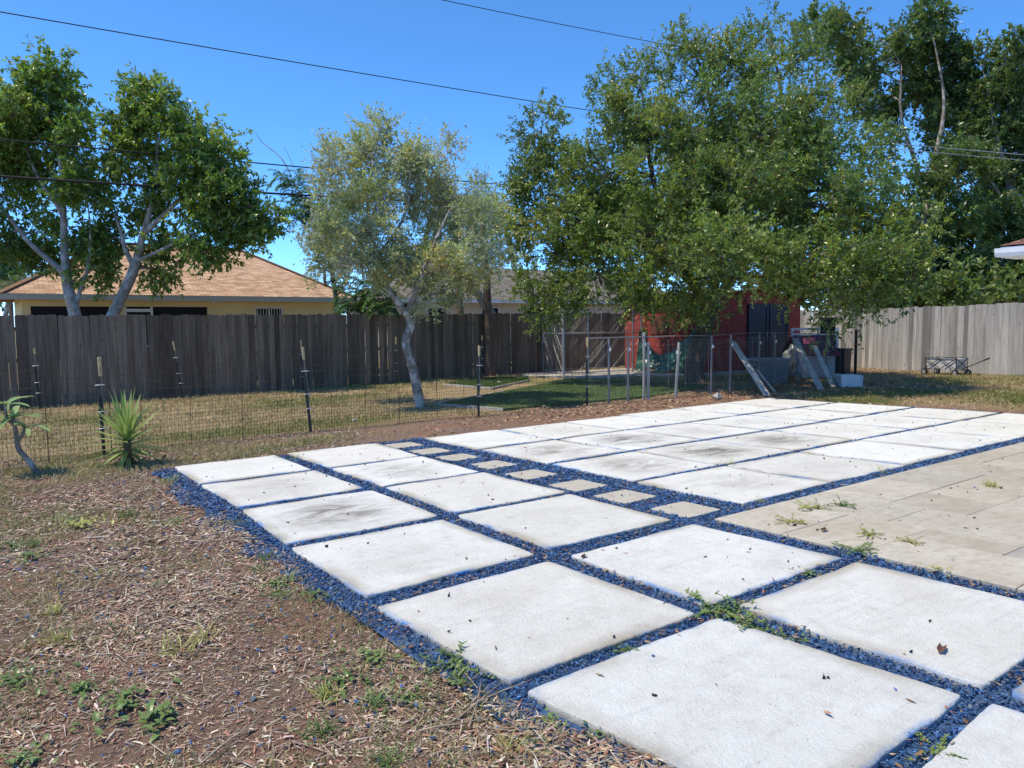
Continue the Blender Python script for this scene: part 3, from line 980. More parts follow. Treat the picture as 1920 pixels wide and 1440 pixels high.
# front wall cut round the porch opening, the door and the window
wy0, wy1 = 27.0, 27.22
mb = MB()
for (x0, x1, z0, z1) in [(1.0, 11.05, 2.2, 2.56), (1.0, 1.22, hz, 2.2), (3.35, 3.78, hz, 2.2), (6.34, 7.95, hz, 2.2), (8.97, 11.05, hz, 2.2), (7.95, 8.97, hz, 1.1), (1.22, 3.35, hz, .5), (4.62, 6.34, hz, .5)]:
    mb.box(((x0 + x1) / 2, (wy0 + wy1) / 2, (z0 + z1) / 2), (x1 - x0, wy1 - wy0, z1 - z0))
rel(mb.build('wall', M['stucco_yellow']), H1)
mb = MB().box((11.05 - .11, 30.1, 1.15), (.22, 5.8, 2.8)); mb.box((1.11, 30.1, 1.15), (.22, 5.8, 2.8)); mb.box((6, 33, 1.15), (10, .2, 2.8))
rel(mb.build('side_wall', M['stucco_yellow']), H1)
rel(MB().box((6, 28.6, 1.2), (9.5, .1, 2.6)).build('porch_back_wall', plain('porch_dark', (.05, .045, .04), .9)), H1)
e0, e1, yf, yb, ez, rz_ = .42, 11.58, 26.42, 33.2, 2.56, 4.52
ryf = 29.8; run = ryf - yf
roof = roof_planes([[(e0, yf, ez), (e1, yf, ez), (e1 - run, ryf, rz_), (e0 + run, ryf, rz_)],
                    [(e1, yf, ez), (e1, yb, ez), (e1 - run, ryf, rz_)],
                    [(e1, yb, ez), (e0, yb, ez), (e0 + run, ryf, rz_), (e1 - run, ryf, rz_)],
                    [(e0, yb, ez), (e0, yf, ez), (e0 + run, ryf, rz_)]], M['roof_tan'], 'roof', None)
rel(roof, H1)
mb = MB().box((6, yf - .012, ez - .09), (e1 - e0 + .04, .024, .17)); mb.box((e1 + .012, 29.8, ez - .09), (.024, 6.8, .17)); mb.box((e0 - .012, 29.8, ez - .09), (.024, 6.8, .17))
rel(mb.build('fascia', M['fascia']), H1)
rel(MB().box((6, yf + .3, ez - .155), (e1 - e0, .58, .012)).build('soffit', M['fascia']), H1)
# ridge and hip caps
mb = MB()
for a, b in (((e0 + run, ryf, rz_), (e1 - run, ryf, rz_)), ((e1, yf, ez), (e1 - run, ryf, rz_)), ((e0, yf, ez), (e0 + run, ryf, rz_))):
    mb.beam(a, b, .24, .035)
rel(mb.build('ridge_cap', M['roof_tan']), H1)


def screen(x0, x1, z0, z1, y, nm, par):
    s_ = rel(MB().box(((x0 + x1) / 2, y + .09, (z0 + z1) / 2), (x1 - x0, .01, z1 - z0)).build(nm, M['glass_dark']), par)
    return s_


screen(1.22, 3.35, .5, 2.2, 27, 'porch_screen', H1)
screen(4.62, 6.34, .5, 2.2, 27, 'porch_screen', H1)
dr = rel(MB().box((4.2, 27.08, .95), (.80, .03, 2.4)).build('screen_door', M['glass_dark']), H1)
mb = MB()
for c, sz_ in (((3.81, 27.05, .97), (.06, .06, 2.45)), ((4.59, 27.05, .97), (.07, .06, 2.45)), ((4.2, 27.05, 2.08), (.72, .06, .10)), ((4.2, 27.05, .9), (.72, .06, .07))): mb.box(c, sz_)
fr_ = mb.build('frame', M['frame_white']); fr_.parent = dr; fr_.matrix_parent_inverse = (dr.matrix_parent_inverse @ dr.matrix_basis).inverted() @ H1.matrix_basis.inverted() if False else Matrix()
fr_.matrix_parent_inverse = Matrix()
wn_ = rel(MB().box((8.46, 27.1, 1.65), (1.02, .02, 1.1)).build('window', M['glass_dark']), H1)
mb = MB()
for c, sz_ in (((7.98, 27.06, 1.65), (.05, .06, 1.1)), ((8.94, 27.06, 1.65), (.05, .06, 1.1)), ((8.46, 27.06, 1.65), (.05, .06, 1.1)), ((8.46, 27.06, 2.18), (.92, .06, .05)), ((8.46, 27.06, 1.12), (.92, .06, .05))): mb.box(c, sz_)
o = mb.build('frame', M['frame_white'], wn_)
mb = MB()
for k in range(9): mb.box((8.05 + k * .1, 27.03, 1.65), (.018, .018, 1.04))
o = mb.build('security_bars', M['frame_white'], wn_)
lt_ = rel(MB().box((6.67, 26.97, 2.42), (.12, .06, .10)).build('flood_light', M['frame_white']), H1)
mb = MB(); mb.tube([(6.60, 26.95, 2.40), (6.52, 26.84, 2.36)], [.03, .055], 8); mb.tube([(6.74, 26.95, 2.40), (6.82, 26.84, 2.36)], [.03, .055], 8)
o = mb.build('lamp_head', M['frame_white'], lt_)

# grey-roofed neighbour
H2 = thing('house', 'cream house with grey shingle roof half hidden behind the palms', 'house', (22, 29, -.2))
mb = MB().box((23.3, 28.6, 1.2), (17.4, .2, 2.85)); mb.box((14.7, 31.5, 1.2), (.2, 6, 2.85)); mb.box((31.9, 31.5, 1.2), (.2, 6, 2.85)); mb.box((23.3, 34.4, 1.2), (17.4, .2, 2.85))
rel(mb.build('wall', M['stucco_cream']), H2)
a0, a1, b0, b1, ez2, rz2, rn = 14.0, 32.6, 28.0, 35.0, 2.62, 4.35, 3.5
rel(roof_planes([[(a0, b0, ez2), (a1, b0, ez2), (a1 - rn, 31.5, rz2), (a0 + rn, 31.5, rz2)], [(a0, b1, ez2), (a0, b0, ez2), (a0 + rn, 31.5, rz2)],
                 [(a1, b0, ez2), (a1, b1, ez2), (a1 - rn, 31.5, rz2)], [(a1, b1, ez2), (a0, b1, ez2), (a0 + rn, 31.5, rz2), (a1 - rn, 31.5, rz2)]], M['roof_grey'], 'roof', None), H2)
rel(MB().box((23.3, b0 - .014, ez2 - .08), (a1 - a0 + .04, .028, .15)).build('fascia', M['frame_white']), H2)
for xw in (16.2, 19.0, 21.5):
    w_ = rel(MB().box((xw, 28.49, 1.7), (.9, .02, 1.1)).build('window', M['glass_dark']), H2)
    mb = MB()
    for c, sz_ in (((xw - .47, 28.47, 1.7), (.05, .05, 1.2)), ((xw + .47, 28.47, 1.7), (.05, .05, 1.2)), ((xw, 28.47, 2.28), (.89, .05, .05)), ((xw, 28.47, 1.12), (.89, .05, .05))): mb.box(c, sz_)
    mb.build('frame', M['frame_white'], w_)

# brick-roofed house glimpsed through the right hand trees
H3 = thing('house', 'brown roofed house glimpsed through the trees beyond the grey fence', 'house', (37, 16, -.1))
rel(MB().box((38.5, 17, 1.15), (6, 9, 2.6)).build('wall', plain('wall_rust', (.30, .17, .12), .9)), H3)
rel(roof_planes([[(35, 21.8, 2.45), (35, 12.2, 2.45), (38.5, 14.5, 4.0), (38.5, 19.5, 4.0)], [(35, 12.2, 2.45), (42, 12.2, 2.45), (38.5, 14.5, 4.0)],
                 [(42, 12.2, 2.45), (42, 21.8, 2.45), (38.5, 19.5, 4.0), (38.5, 14.5, 4.0)], [(42, 21.8, 2.45), (35, 21.8, 2.45), (38.5, 19.5, 4.0)]], M['roof_brown'], 'roof', None), H3)

# corner of the home itself: eave, gutter and downspout at the right
H4 = thing('house', 'corner of a brown shingle roof with white gutter at the right edge', 'house', (15, 0, -.05))
gx0, gy0, gzv = 11.64, 4.62, 2.36
rel(MB().box((14.4 + .6, 1.0 - .5, 1.15), (5.6, 6.7, 2.5)).build('wall', M['stucco_cream']), H4)
rel(roof_planes([[(gx0, -6, 2.52), (gx0, gy0, 2.52), (gx0 + 3.5, gy0 - 3.5, 3.95), (gx0 + 3.5, -6, 3.95)][::-1][::-1], [(gx0, gy0, 2.52), (19, gy0, 2.52), (19, gy0 - 3.5, 3.95), (gx0 + 3.5, gy0 - 3.5, 3.95)]], M['roof_brown'], 'roof', None), H4)
mb = MB()
prof = [(0, 0), (.10, 0), (.125, .05), (.13, .115), (.115, .115), (.105, .02), (.01, .012), (0, .115), (-.012, .115), (-.012, 0)]
mb.prism([(p[0] * -1 + gx0, p[1] + gzv) for p in prof], -6, gy0)
gt = rel(mb.build('gutter', M['white']), H4)
rel(MB().box((gx0 + .28, -.5, gzv + .0), (.52, 10.2, .014)).build('soffit', M['white']), H4)
rel(MB().box((gx0 + .0235, -.5, gzv + .07), (.02, 10.2, .14)).build('fascia', M['white']), H4)
mb = MB(); mb.tube([(gx0 - .06, gy0 - .55, gzv + .01), (gx0 - .06, gy0 - .55, gzv - .05), (gx0 - .0, gy0 - .55, gzv - .12), (gx0 + .50, gy0 - .75, gzv - .30), (gx0 + .53, gy0 - .76, gzv - .42), (gx0 + .53, gy0 - .76, .1)], .042, 8)
rel(mb.build('downspout', M['white'], smooth=True), H4)

# ------------------------------------------------------------------ red shed
SH = thing('garden_shed', 'red shed with dark double doors under the oak', 'shed', (21.3, 17.4, -.14))
M['shed_red'] = plain('shed_red', (.30, .05, .036), .85, var=.25, scale=6, bump=.2)
M['door_navy'] = plain('door_navy', (.014, .026, .042), .6, var=.2)
sx0, sx1, sy0, sy1, swz = 18.75, 24.1, 15.95, 19.4, 2.35
rel(MB().box(((sx0 + sx1) / 2, (sy0 + sy1) / 2, 1.05), (sx1 - sx0 - .06, sy1 - sy0 - .06, 2.5)).build('wall_core', M['shed_red']), SH)
for k in range(13):
    z = -.1 + k * .19
    mb = MB().box((sx0 - .004, (sy0 + sy1) / 2, z + .1), (.022, sy1 - sy0, .188), Matrix.Rotation(.03, 3, 'Y')); rel(mb.build('siding_board', M['shed_red']), SH)
    for (xa, xb) in ((sx0, 21.05), (23.35, sx1)):
        mb = MB().box(((xa + xb) / 2, sy0 - .004, z + .1), (xb - xa, .022, .188), Matrix.Rotation(.03, 3, 'X')); rel(mb.build('siding_board', M['shed_red']), SH)
for xa in (21.62, 22.78):
    d_ = rel(MB().box((xa, sy0 - .03, 1.02), (1.13, .05, 2.15)).build('door', M['door_navy']), SH)
    mb = MB()
    for c, sz_ in (((xa, sy0 - .066, 2.02), (.85, .022, .12)), ((xa, sy0 - .066, .98), (.85, .022, .12)), ((xa, sy0 - .066, .02), (.85, .022, .12)), ((xa - .49, sy0 - .066, 1.02), (.12, .022, 2.13)), ((xa + .49, sy0 - .066, 1.02), (.12, .022, 2.13))): mb.box(c, sz_)
    mb.build('trim', M['door_navy'], d_)
    MB().tube([(xa + (.42 if xa < 22.2 else -.42), sy0 - .09, 1.0), (xa + (.42 if xa < 22.2 else -.42), sy0 - .09, 1.14)], .014, 6).build('handle', M['steel'], d_)
rel(MB().box((22.2, sy0 - .02, 2.2), (2.5, .05, .2)).build('lintel', M['shed_red']), SH)
rel(roof_planes([[(sx0 - .2, sy1 + .2, 2.3), (sx0 - .2, sy0 - .25, 2.3), ((sx0 + sx1) / 2, sy0 - .25, 2.62), ((sx0 + sx1) / 2, sy1 + .2, 2.62)],
                 [(sx1 + .2, sy0 - .25, 2.3), (sx1 + .2, sy1 + .2, 2.3), ((sx0 + sx1) / 2, sy1 + .2, 2.62), ((sx0 + sx1) / 2, sy0 - .25, 2.62)]], M['roof_grey'], 'roof', None), SH)
mb = MB().add([(sx0, sy0 + .01, 2.28), (sx1, sy0 + .01, 2.28), ((sx0 + sx1) / 2, sy0 + .01, 2.58)], [(0, 1, 2)]); rel(mb.build('gable', M['shed_red']), SH)
rel(MB().box((sx0 - .03, 17.55, 1.42), (.02, 1.15, .62)).build('patch_panel', M['ply']), SH)

# ------------------------------------------------------------------ concrete pad, turf mats
pad = MB()
pl = [(14.0, 19.1), (15.3, 17.3), (18.5, 15.2), (21.0, 15.3), (18.7, 19.5), (14.5, 19.9)]
pad.add([(x, y, g(x, y) + .03) for x, y in pl] + [(x, y, g(x, y) - .15) for x, y in pl], [tuple(range(6))] + [(i, i + 6, (i + 1) % 6 + 6, (i + 1) % 6) for i in range(6)])
tag(pad.build('concrete_pad', M['concrete']), kind='structure')
M['turf'] = None
t = NT('turf'); w_ = t.world(1)
t.base(t.mix(1.0, t.ramp(t.noise(w_, 1.3, 4), [(.3, (.075, .125, .04)), (.7, (.11, .165, .055))]), t.ramp(t.noise(w_, 120, 3), [(.3, .6), (.7, 1.4)]), 'MULTIPLY')).set(Roughness=.8, Specular_IOR_Level=.25); t.bump(t.noise(w_, 160, 3), .8, .02)
M['turf'] = t.m


def turf_mat(name, label, poly, seed):
    n = len(poly); cx_ = sum(p[0] for p in poly) / n; cy_ = sum(p[1] for p in poly) / n
    root = thing(name, label, 'turf mat', (cx_, cy_, g(cx_, cy_)))
    mb = MB(); mb.add([(x, y, g(x, y) + .015) for x, y in poly] + [(x, y, g(x, y) - .1) for x, y in poly], [tuple(range(n))] + [(i, i + n, (i + 1) % n + n, (i + 1) % n) for i in range(n)])
    rel(mb.build('backing', M['turf']), root)
    P = np.array(poly); x = rng.uniform(P[:, 0].min(), P[:, 0].max(), 30000); y = rng.uniform(P[:, 1].min(), P[:, 1].max(), 30000)
    k = np.ones(len(x), bool)
    for i in range(n):
        a, b = P[i], P[(i + 1) % n]; k &= ((b[0] - a[0]) * (y - a[1]) - (b[1] - a[1]) * (x - a[0])) > 0
    x, y = x[k], y[k]
    V, F, C = blades(x, y, rng.uniform(.02, .04, len(x)), rng.uniform(.006, .011, len(x)), pick([(.09, .15, .045), (.12, .19, .06), (.075, .12, .04), (.17, .21, .08)], len(x)), .012, .5)
    V[:, 2] -= np.repeat(wob_at(x, y), 5)
    b_ = rel(link('pile', np_mesh('pile', V, F, M['grass'], C)), root); b_['kind'] = 'stuff'
    mb = MB()
    for i in (0, n - 1):
        a, b = poly[i], poly[(i + 1) % n]
        mb.beam((*a, g(*a) - .005), (*b, g(*b) - .005), .05, .06)
    rel(mb.build('edging', M['concrete']), root)


turf_mat('turf_mat', 'large green artificial turf mat behind the wire fence', [(7.85, 13.9), (8.4, 12.15), (12.6, 12.0), (15.6, 12.9), (14.2, 17.2), (10.6, 15.3)], 1)
turf_mat('turf_mat', 'small green turf mat with pale edging near the kennel', [(10.9, 16.3), (13.2, 17.7), (13.9, 18.7), (12.6, 19.6), (10.6, 18.3)], 2)

# ------------------------------------------------------------------ wire fences
def tpost(x, y, h, label, lean=(0, 0), bamboo=.22, wood_=False, group='stakes carrying the wire fence', z0=None):
    gz0 = g(x, y) - .03
    root = thing('fence_stake', label, 'stake', (x, y, gz0), 0, group)
    top = Vector((lean[0], lean[1], h))
    u = top.normalized()
    if bamboo:
        MB().tube([(0, 0, -.15), top * ((h - bamboo - .25) / h if h - bamboo - .25 > .2 else .6)], .024, 6).build('steel_post', M['post_dark'], root)
        kb = (h - bamboo) / h
        MB().tube([top * .35 + Vector((.03, 0, 0)), top * (kb + .02) + Vector((.03, 0, 0))], .008, 5).build('rod', M['steel_dull'], root)
        MB().tube([top * kb + Vector((.03, 0, 0)), top * (kb + 1) * .5 + Vector((.03, 0, 0)), top + Vector((.03, 0, 0))], [.021, .023, .024], 8).build('bamboo_cap', M['bamboo'], root)
    else:
        MB().tube([(0, 0, -.15), top], .03 if wood_ else .024, 8 if not wood_ else 4).build('post', M['board'] if wood_ else M['steel_dull'], root)
    for k in (.28, .45, .72):
        c = top * k
        MB().tube([c + Vector((-.05, -.03, 0)), c + Vector((0, -.035, .004)), c + Vector((.07, -.03, .0))], .006, 4).build('wire_tie', M['tie'], root)
    return root


def wire_panel(root, A, Bp, h, vs, hs, r=.0016, mat=None, name='wire_mesh', wave=.02, low=.5, seed=1):
    rr = np.random.default_rng(seed)
    A = np.array(A, float); Bp = np.array(Bp, float); L = np.linalg.norm(Bp - A); d = (Bp - A) / L
    nrm = np.array([-d[1], d[0]])
    def P(t, z):
        o = wave * np.sin(t * 2.1 + z * 2) * .6
        q = A + d * t + nrm * o
        return np.array([q[0], q[1], g(q[0], q[1]) - .03 + z * (1 + .01 * math.sin(t * 3))])
    p0, p1 = [], []
    nv = int(L / vs)
    for i in range(nv + 1):
        t_ = i * vs; hh = h if i % 2 == 0 else low
        zz = np.linspace(0, hh, 4)
        for a, b in zip(zz[:-1], zz[1:]): p0.append(P(t_, a)); p1.append(P(t_, b))
    z = 0.0; zl = []
    while z <= h + .001: zl.append(z); z += hs * (1 if z < low else 2)
    nt = int(L / .3) + 1; tt = np.linspace(0, L, nt)
    for z in zl:
        for a, b in zip(tt[:-1], tt[1:]): p0.append(P(a, z)); p1.append(P(b, z))
    V, F = cones(np.array(p0), np.array(p1), r, r)
    o = link(name, np_mesh(name, V, F, mat or M['rust_wire'])); rel(o, root)
    # stiffer stays
    t_ = .4
    while t_ < L:
        a, b = P(t_, -.05), P(t_, h); rel(MB().tube([a, b], .0045, 4).build('stay', mat or M['rust_wire']), root); t_ += rr.uniform(.55, .8)
    return o


WF = thing('wire_fence', 'low rusty welded wire fence running behind the yucca', 'fence', (4.3, 11.8, g(4.3, 11.8)))
line = [(-2.2, 10.75), (1.35, 11.35), (4.3, 11.88), (7.56, 11.8), (10.27, 11.78)]
for i, (a, b) in enumerate(zip(line[:-1], line[1:])):
    wire_panel(WF, a, b, 1.22, .05, .055, .0024, seed=i)
tpost(1.27, 11.5, 1.36, 'bamboo tipped stake right behind the yucca', (-.03, 0), .26)
tpost(4.34, 11.86, 1.40, 'bamboo tipped stake leaning left, nearest the patio corner', (-.14, 0), .2)
tpost(7.56, 11.76, 1.33, 'bamboo tipped stake right of the thin tree, before the dark turf', (0, 0), .2)
tpost(10.27, 11.76, 1.42, 'bamboo tipped stake at the corner where the metal rail begins', (-.02, 0), .2)
gb = 'stakes standing along the dark fence'
tpost(.93, 19.0, 1.34, 'bamboo tipped stake against the dark fence, above the frangipani', (-.08, 0), .12, group=gb)
tpost(3.9, 19.3, 1.42, 'thin bamboo stake leaning left against the dark fence', (-.22, 0), .22, group=gb)
tpost(6.95, 19.5, 1.37, 'thin bamboo stake close behind the leaning front stake', (-.06, 0), .2, group=gb)
tpost(9.75, 19.6, 1.38, 'bamboo tipped stake against the dark fence left of the thin tree', (0, 0), .2, group=gb)
tpost(13.0, 20.0, 1.36, 'bamboo tipped stake against the dark fence right of the thin tree', (0, 0), .16, group=gb)
tpost(15.6, 20.1, 1.49, 'bamboo tipped stake against the dark fence beside the kennel', (0, 0), .16, group=gb)
WF2 = thing('wire_fence', 'faint back run of dark garden wire along the dark picket fence', 'fence', (6, 19.2, g(6, 19.2)))
wire_panel(WF2, (-1.5, 18.8), (9.75, 19.55), 1.15, .16, .16, .0016, seed=8, low=1.15)

RF = thing('metal_fence', 'grey steel rail fence with wire mesh in front of the oak', 'fence', (11.5, 11.7, g(11.5, 11.7)))
def zt(x, y, h): return (x, y, g(x, y) - .03 + h)
rel(MB().tube([zt(10.3, 11.75, 1.40), zt(11.42, 11.72, 1.40), zt(12.0, 11.7, 1.39), zt(12.72, 11.55, 1.40)], .018, 8).build('rail', M['steel_dull']), RF)
rel(MB().tube([zt(12.72, 11.55, 1.40), zt(13.9, 11.5, 1.38), zt(14.6, 11.5, 1.40), zt(16.1, 11.8, 1.42), zt(16.8, 11.84, 1.38), zt(19, 12.0, 1.40), zt(21.47, 12.3, 1.32)], .008, 6).build('top_wire', M['steel_dull']), RF)
for (x, y, h, w_) in [(10.83, 11.7, 1.40, 0), (11.42, 11.72, 1.38, 0), (11.9, 11.72, 1.50, 1), (12.0, 11.68, 1.27, 1), (12.72, 11.55, 1.25, 1), (13.9, 11.5, 1.37, 0), (14.6, 11.5, 1.39, 0), (16.1, 11.8, 1.40, 0), (16.8, 11.84, 1.42, 0), (18.0, 11.95, 1.3, 0), (19.6, 12.1, 1.3, 0)]:
    p_ = rel(MB().tube([zt(x, y, -.2), zt(x + (.12 if abs(x - 12.72) < .01 else 0), y, h)], .032 if w_ else .025, 8).build('post', M['board'] if w_ else M['steel_dull']), RF)
    MB().tube([zt(x - .01, y - .035, h * .8), zt(x + .005, y - .05, h * .8 + .035), zt(x - .01, y - .035, h * .8 + .07)], .02, 6).build('insulator', M['white'], p_)
rel(MB().box(zt(21.47, 12.3, .65), (.06, .06, 1.5)).build('end_post', M['black']), RF)
for i, (a, b) in enumerate([((10.3, 11.75), (12.7, 11.6)), ((12.7, 11.6), (14.6, 11.5)), ((14.6, 11.5), (16.8, 11.84)), ((16.8, 11.84), (21.47, 12.3))]):
    wire_panel(RF, a, b, 1.32, .05, .10, .0016, M['steel_dull'], seed=20 + i, wave=.01, low=1.3)

# chain link kennel
KN = thing('dog_kennel', 'tall galvanised chain link kennel left of the red shed', 'kennel', (16.5, 18.2, -.15))
KP = {'a': (15.65, 20.2), 'b': (15.04, 18.35), 'c': (15.95, 18.2), 'd': (17.75, 18.0), 'e': (18.1, 17.95)}
for k_, (x, y) in KP.items():
    rel(MB().tube([(x, y, -.2), (x, y, 1.98 if k_ != 'a' else 1.75)], .045 if k_ == 'b' else .025, 8).build('post', M['steel']), KN)


def chain(A, Bp, z0, z1, root, p=.075, r=.0015):
    A = np.array(A); Bp = np.array(Bp); L = np.linalg.norm(Bp - A); d = (Bp - A) / L; hh = z1 - z0
    p0, p1 = [], []
    for sgn in (1, -1):
        t_ = -hh
        while t_ < L + hh:
            # line from (t_, z0) slope sgn
            ta, za, tb_, zb = (t_, z0, t_ + hh, z1) if sgn > 0 else (t_, z1, t_ + hh, z0)
            c0 = max(0.0, -ta / hh) if ta < 0 else 0.0; c1 = min(1.0, (L - ta) / hh)
            if c1 > c0 + .01:
                f = lambda c: np.array([*(A + d * (ta + hh * c)), za + (zb - za) * c]); p0.append(f(c0)); p1.append(f(c1))
            t_ += p * 1.414
    V, F = cones(np.array(p0), np.array(p1), r, r)
    rel(link('chain_link', np_mesh('chain_link', V, F, M['steel'])), root)
    for z in (z0 + .02, 1.18, z1):
        rel(MB().tube([(A[0], A[1], z), (Bp[0], Bp[1], z)], .018, 6).build('rail', M['steel']), root)


chain(KP['a'], KP['b'], -.1, 1.72, KN); chain(KP['b'], KP['c'], -.1, 1.95, KN); chain(KP['c'], KP['d'], -.1, 1.95, KN); chain(KP['d'], KP['e'], -.1, 1.95, KN)
chain((15.65, 20.2), (18.2, 19.9), -.1, 1.95, KN)
rel(MB().tube([(18.9, 17.3, -.2), (18.9, 17.3, 2.3)], .03, 6).build('pole', M['black']), KN)

# ------------------------------------------------------------------ green tarp, panels and the clutter by the shed
TP = thing('tarp', 'crumpled dark green tarp slumped against the red shed', 'tarp', (17.6, 15.9, g(17.6, 15.9)))
nu, nv = 46, 26
U_, Vv = np.meshgrid(np.linspace(0, 1, nu), np.linspace(0, 1, nv))
tx = 17.55 + U_ * .75 + Vv * .55 + .06 * np.sin(U_ * 9); ty = 17.7 - U_ * 2.2 + Vv * .25
ridge = .60 + 1.5 * np.clip(.32 - U_, 0, 1) + 2.6 * np.clip(U_ - .45, 0, 1) ** 1.2
tz = gz(tx, ty) + ridge * (1 - np.abs(Vv - .6) * 1.45).clip(.05, 1) + (vnoise(tx, ty, 4.5, 9, 3) - .5) * .22 + (vnoise(U_ * 3, Vv * 3, 5, 19, 3) - .5) * .14
V = np.stack([tx, ty, np.maximum(tz, gz(tx, ty) + .04)], -1).reshape(-1, 3); I = np.arange(nu * nv).reshape(nv, nu)
F = np.stack([I[:-1, :-1], I[:-1, 1:], I[1:, 1:], I[1:, :-1]], -1).reshape(-1, 4)
rel(link('sheet', np_mesh('sheet', V, F, plain('tarp_green', (.02, .11, .075), .35, var=.3, scale=3, spec=.5), None, True)), TP)

pn = thing('plywood_panel', 'pale brown plywood panel standing at the shed corner', 'panel', (18.2, 18.0, -.16))
MB().box((0, 0, .72), (.42, .025, 1.44), Matrix.Rotation(.05, 3, 'X')).build('sheet', M['ply_pale'], pn)
MB().tube([(.20, -.03, 0), (.20, -.03, 1.40)], .015, 5).build('batten', M['board'], pn)


def plank(bot, top, w, t_, label, mat=M['board']):
    bot = Vector(bot); top = Vector(top)
    o = MB().beam(bot - bot, top - bot, w, t_, .2).build('plank', mat, None, bot)
    tag(o, label, 'plank', 'planks leaning on the metal fence'); return o


plank((14.23, 10.18, -.17), (14.97, 11.75, 1.02), .16, .04, 'long grey plank leaning on the metal fence near the oak')
plank((16.43, 10.26, -.17), (17.61, 11.80, 1.03), .16, .04, 'middle plank leaning before the maroon roofed doghouse')
plank((17.35, 10.5, -.17), (18.5, 11.8, .82), .14, .04, 'right-hand plank leaning beside the white drawer')
plank((15.3, 10.75, -.17), (15.2, 11.2, .35), .07, .03, 'short thin stick propped at the foot of the fence')
tag(MB().box((0, 0, .015), (.75, .06, .025), Matrix.Rotation(.6, 3, 'Z')).build('lath', M['board'], None, (15.4, 10.25, g(15.4, 10.25) - .02)), 'thin pale lath lying flat on the shaded ground', 'lath')

DB = thing('drawer', 'white open drawer tipped on the ground beside the planks', 'drawer', (17.75, 10.35, g(17.75, 10.35) - .02), R(-38))
w_, d_, h_, th = .52, .42, .30, .018
MB().box((0, 0, th / 2), (w_, d_, th)).build('bottom', M['white'], DB)
MB().box((w_ / 2 + th / 2, 0, h_ / 2), (th, d_ + .02, h_)).build('front', M['white'], DB)
MB().box((-w_ / 2 + th / 2, 0, h_ / 2 + th / 2), (th, d_, h_ - .03)).build('back', M['grey_plastic'], DB)
for sy in (-1, 1): MB().box((0.0, sy * (d_ / 2 - th / 2), h_ / 2 + .01), (w_ - 2 * th, th, h_ - .02)).build('side', M['white'], DB)

DH = thing('doghouse', 'grey plastic doghouse with maroon pitched roof behind the planks', 'doghouse', (20.1, 12.95, g(20.1, 12.95) - .02), R(55))
for k in range(5): MB().box((0, 0, .09 + k * .13), (1.3 - .004 * (k % 2), .95, .122)).build('wall_panel', M['grey_plastic'], DH)
mb = MB(); mb.prism([(-.75, .66), (0, 1.14), (.75, .66), (.75, .72), (0, 1.22), (-.75, .72)], -.58, .58)
MB().add([], []); rf_ = mb.build('roof', M['maroon'], DH)
for k in range(4): MB().box((-.38 + .0 * k, -.42 + k * .28, .97), (.8, .04, .03), Matrix.Rotation(-.57, 3, 'Y')).build('rib', M['maroon'], rf_)
mb = MB().add([(-.62, -.47, .7), (.62, -.47, .7), (0, -.47, 1.1)], [(0, 1, 2)]); mb.build('gable', M['grey_plastic'], DH)
mb = MB(); mb.prism([(-.2, .08), (.2, .08), (.2, .42), (.1, .52), (-.1, .52), (-.2, .42)], -.482, -.474); mb.build('doorway', M['black'], DH)

PB = thing('toy_crate', 'pink plastic crate on top of the clutter by the shed', 'crate', (19.45, 12.55, .86), R(20))
MB().box((0, 0, .0), (.36, .26, .02)).build('base', M['pink'], PB)
for sx in (-1, 1): MB().box((sx * .17, 0, .08), (.02, .26, .15)).build('end', M['pink'], PB)
for k in range(3): MB().box((0, -.13, .03 + k * .055), (.32, .012, .03)).build('slat', M['pink'], PB)
for k in range(3): MB().box((0, .13, .03 + k * .055), (.32, .012, .03)).build('slat', M['pink'], PB)
SHT = thing('storage_bin', 'dull clear plastic bin heaped under the leaning planks', 'bin', (17.5, 12.5, g(17.5, 12.5) - .02), R(-25))
mb = MB(); mb.prism([(-.36, 0), (.36, 0), (.44, .62), (-.44, .62)], -.3, .3); mb.build('tub', plain('milky_plastic', (.16, .18, .19), .35, var=.2), SHT)
mb = MB(); mb.prism([(-.48, .62), (.48, .62), (.46, .68), (-.46, .68)], -.34, .34); mb.build('lid', plain('milky_lid', (.22, .24, .25), .35, var=.2), SHT)
for sx in (-1, 1): MB().box((sx * .47, 0, .5), (.05, .16, .04)).build('handle', M['grey_plastic'], SHT)
SHT = thing('plastic_sheet', 'crinkled clear plastic sheet thrown over the pile beside the planks', 'sheet', (18.55, 12.5, .42))
nu, nv = 24, 18
U_, Vv = np.meshgrid(np.linspace(-1, 1, nu), np.linspace(-1, 1, nv))
tx = U_ * .34; ty = Vv * .34; tz = .42 - .75 * np.maximum(np.abs(U_) ** 1.4, np.abs(Vv) ** 1.6) + (vnoise(U_ * 2, Vv * 2, 2.2, 5, 3) - .5) * .3
I = np.arange(nu * nv).reshape(nv, nu)
link('sheet', np_mesh('sheet', np.stack([tx, ty, tz], -1).reshape(-1, 3), np.stack([I[:-1, :-1], I[:-1, 1:], I[1:, 1:], I[1:, :-1]], -1).reshape(-1, 4), plain('crinkled_plastic', (.17, .19, .20), .25, var=.3, scale=6), None, True), SHT)
WFm = thing('window_frame', 'white framed window sash propped behind the doghouse', 'window sash', (21.9, 13.95, g(21.9, 13.95) - .28), R(-38))
for c, sz_ in (((-.72, 0, .85), (.07, .05, 1.7)), ((.72, 0, .85), (.07, .05, 1.7)), ((0, 0, 1.665), (1.37, .05, .07)), ((0, 0, 1.50), (1.37, .05, .05)), ((0, 0, .035), (1.37, .05, .07))): MB().box(c, sz_).build('bar', M['white'], WFm)
MB().box((0, .01, .75), (1.37, .008, 1.43)).build('pane', M['glass_dark'], WFm)
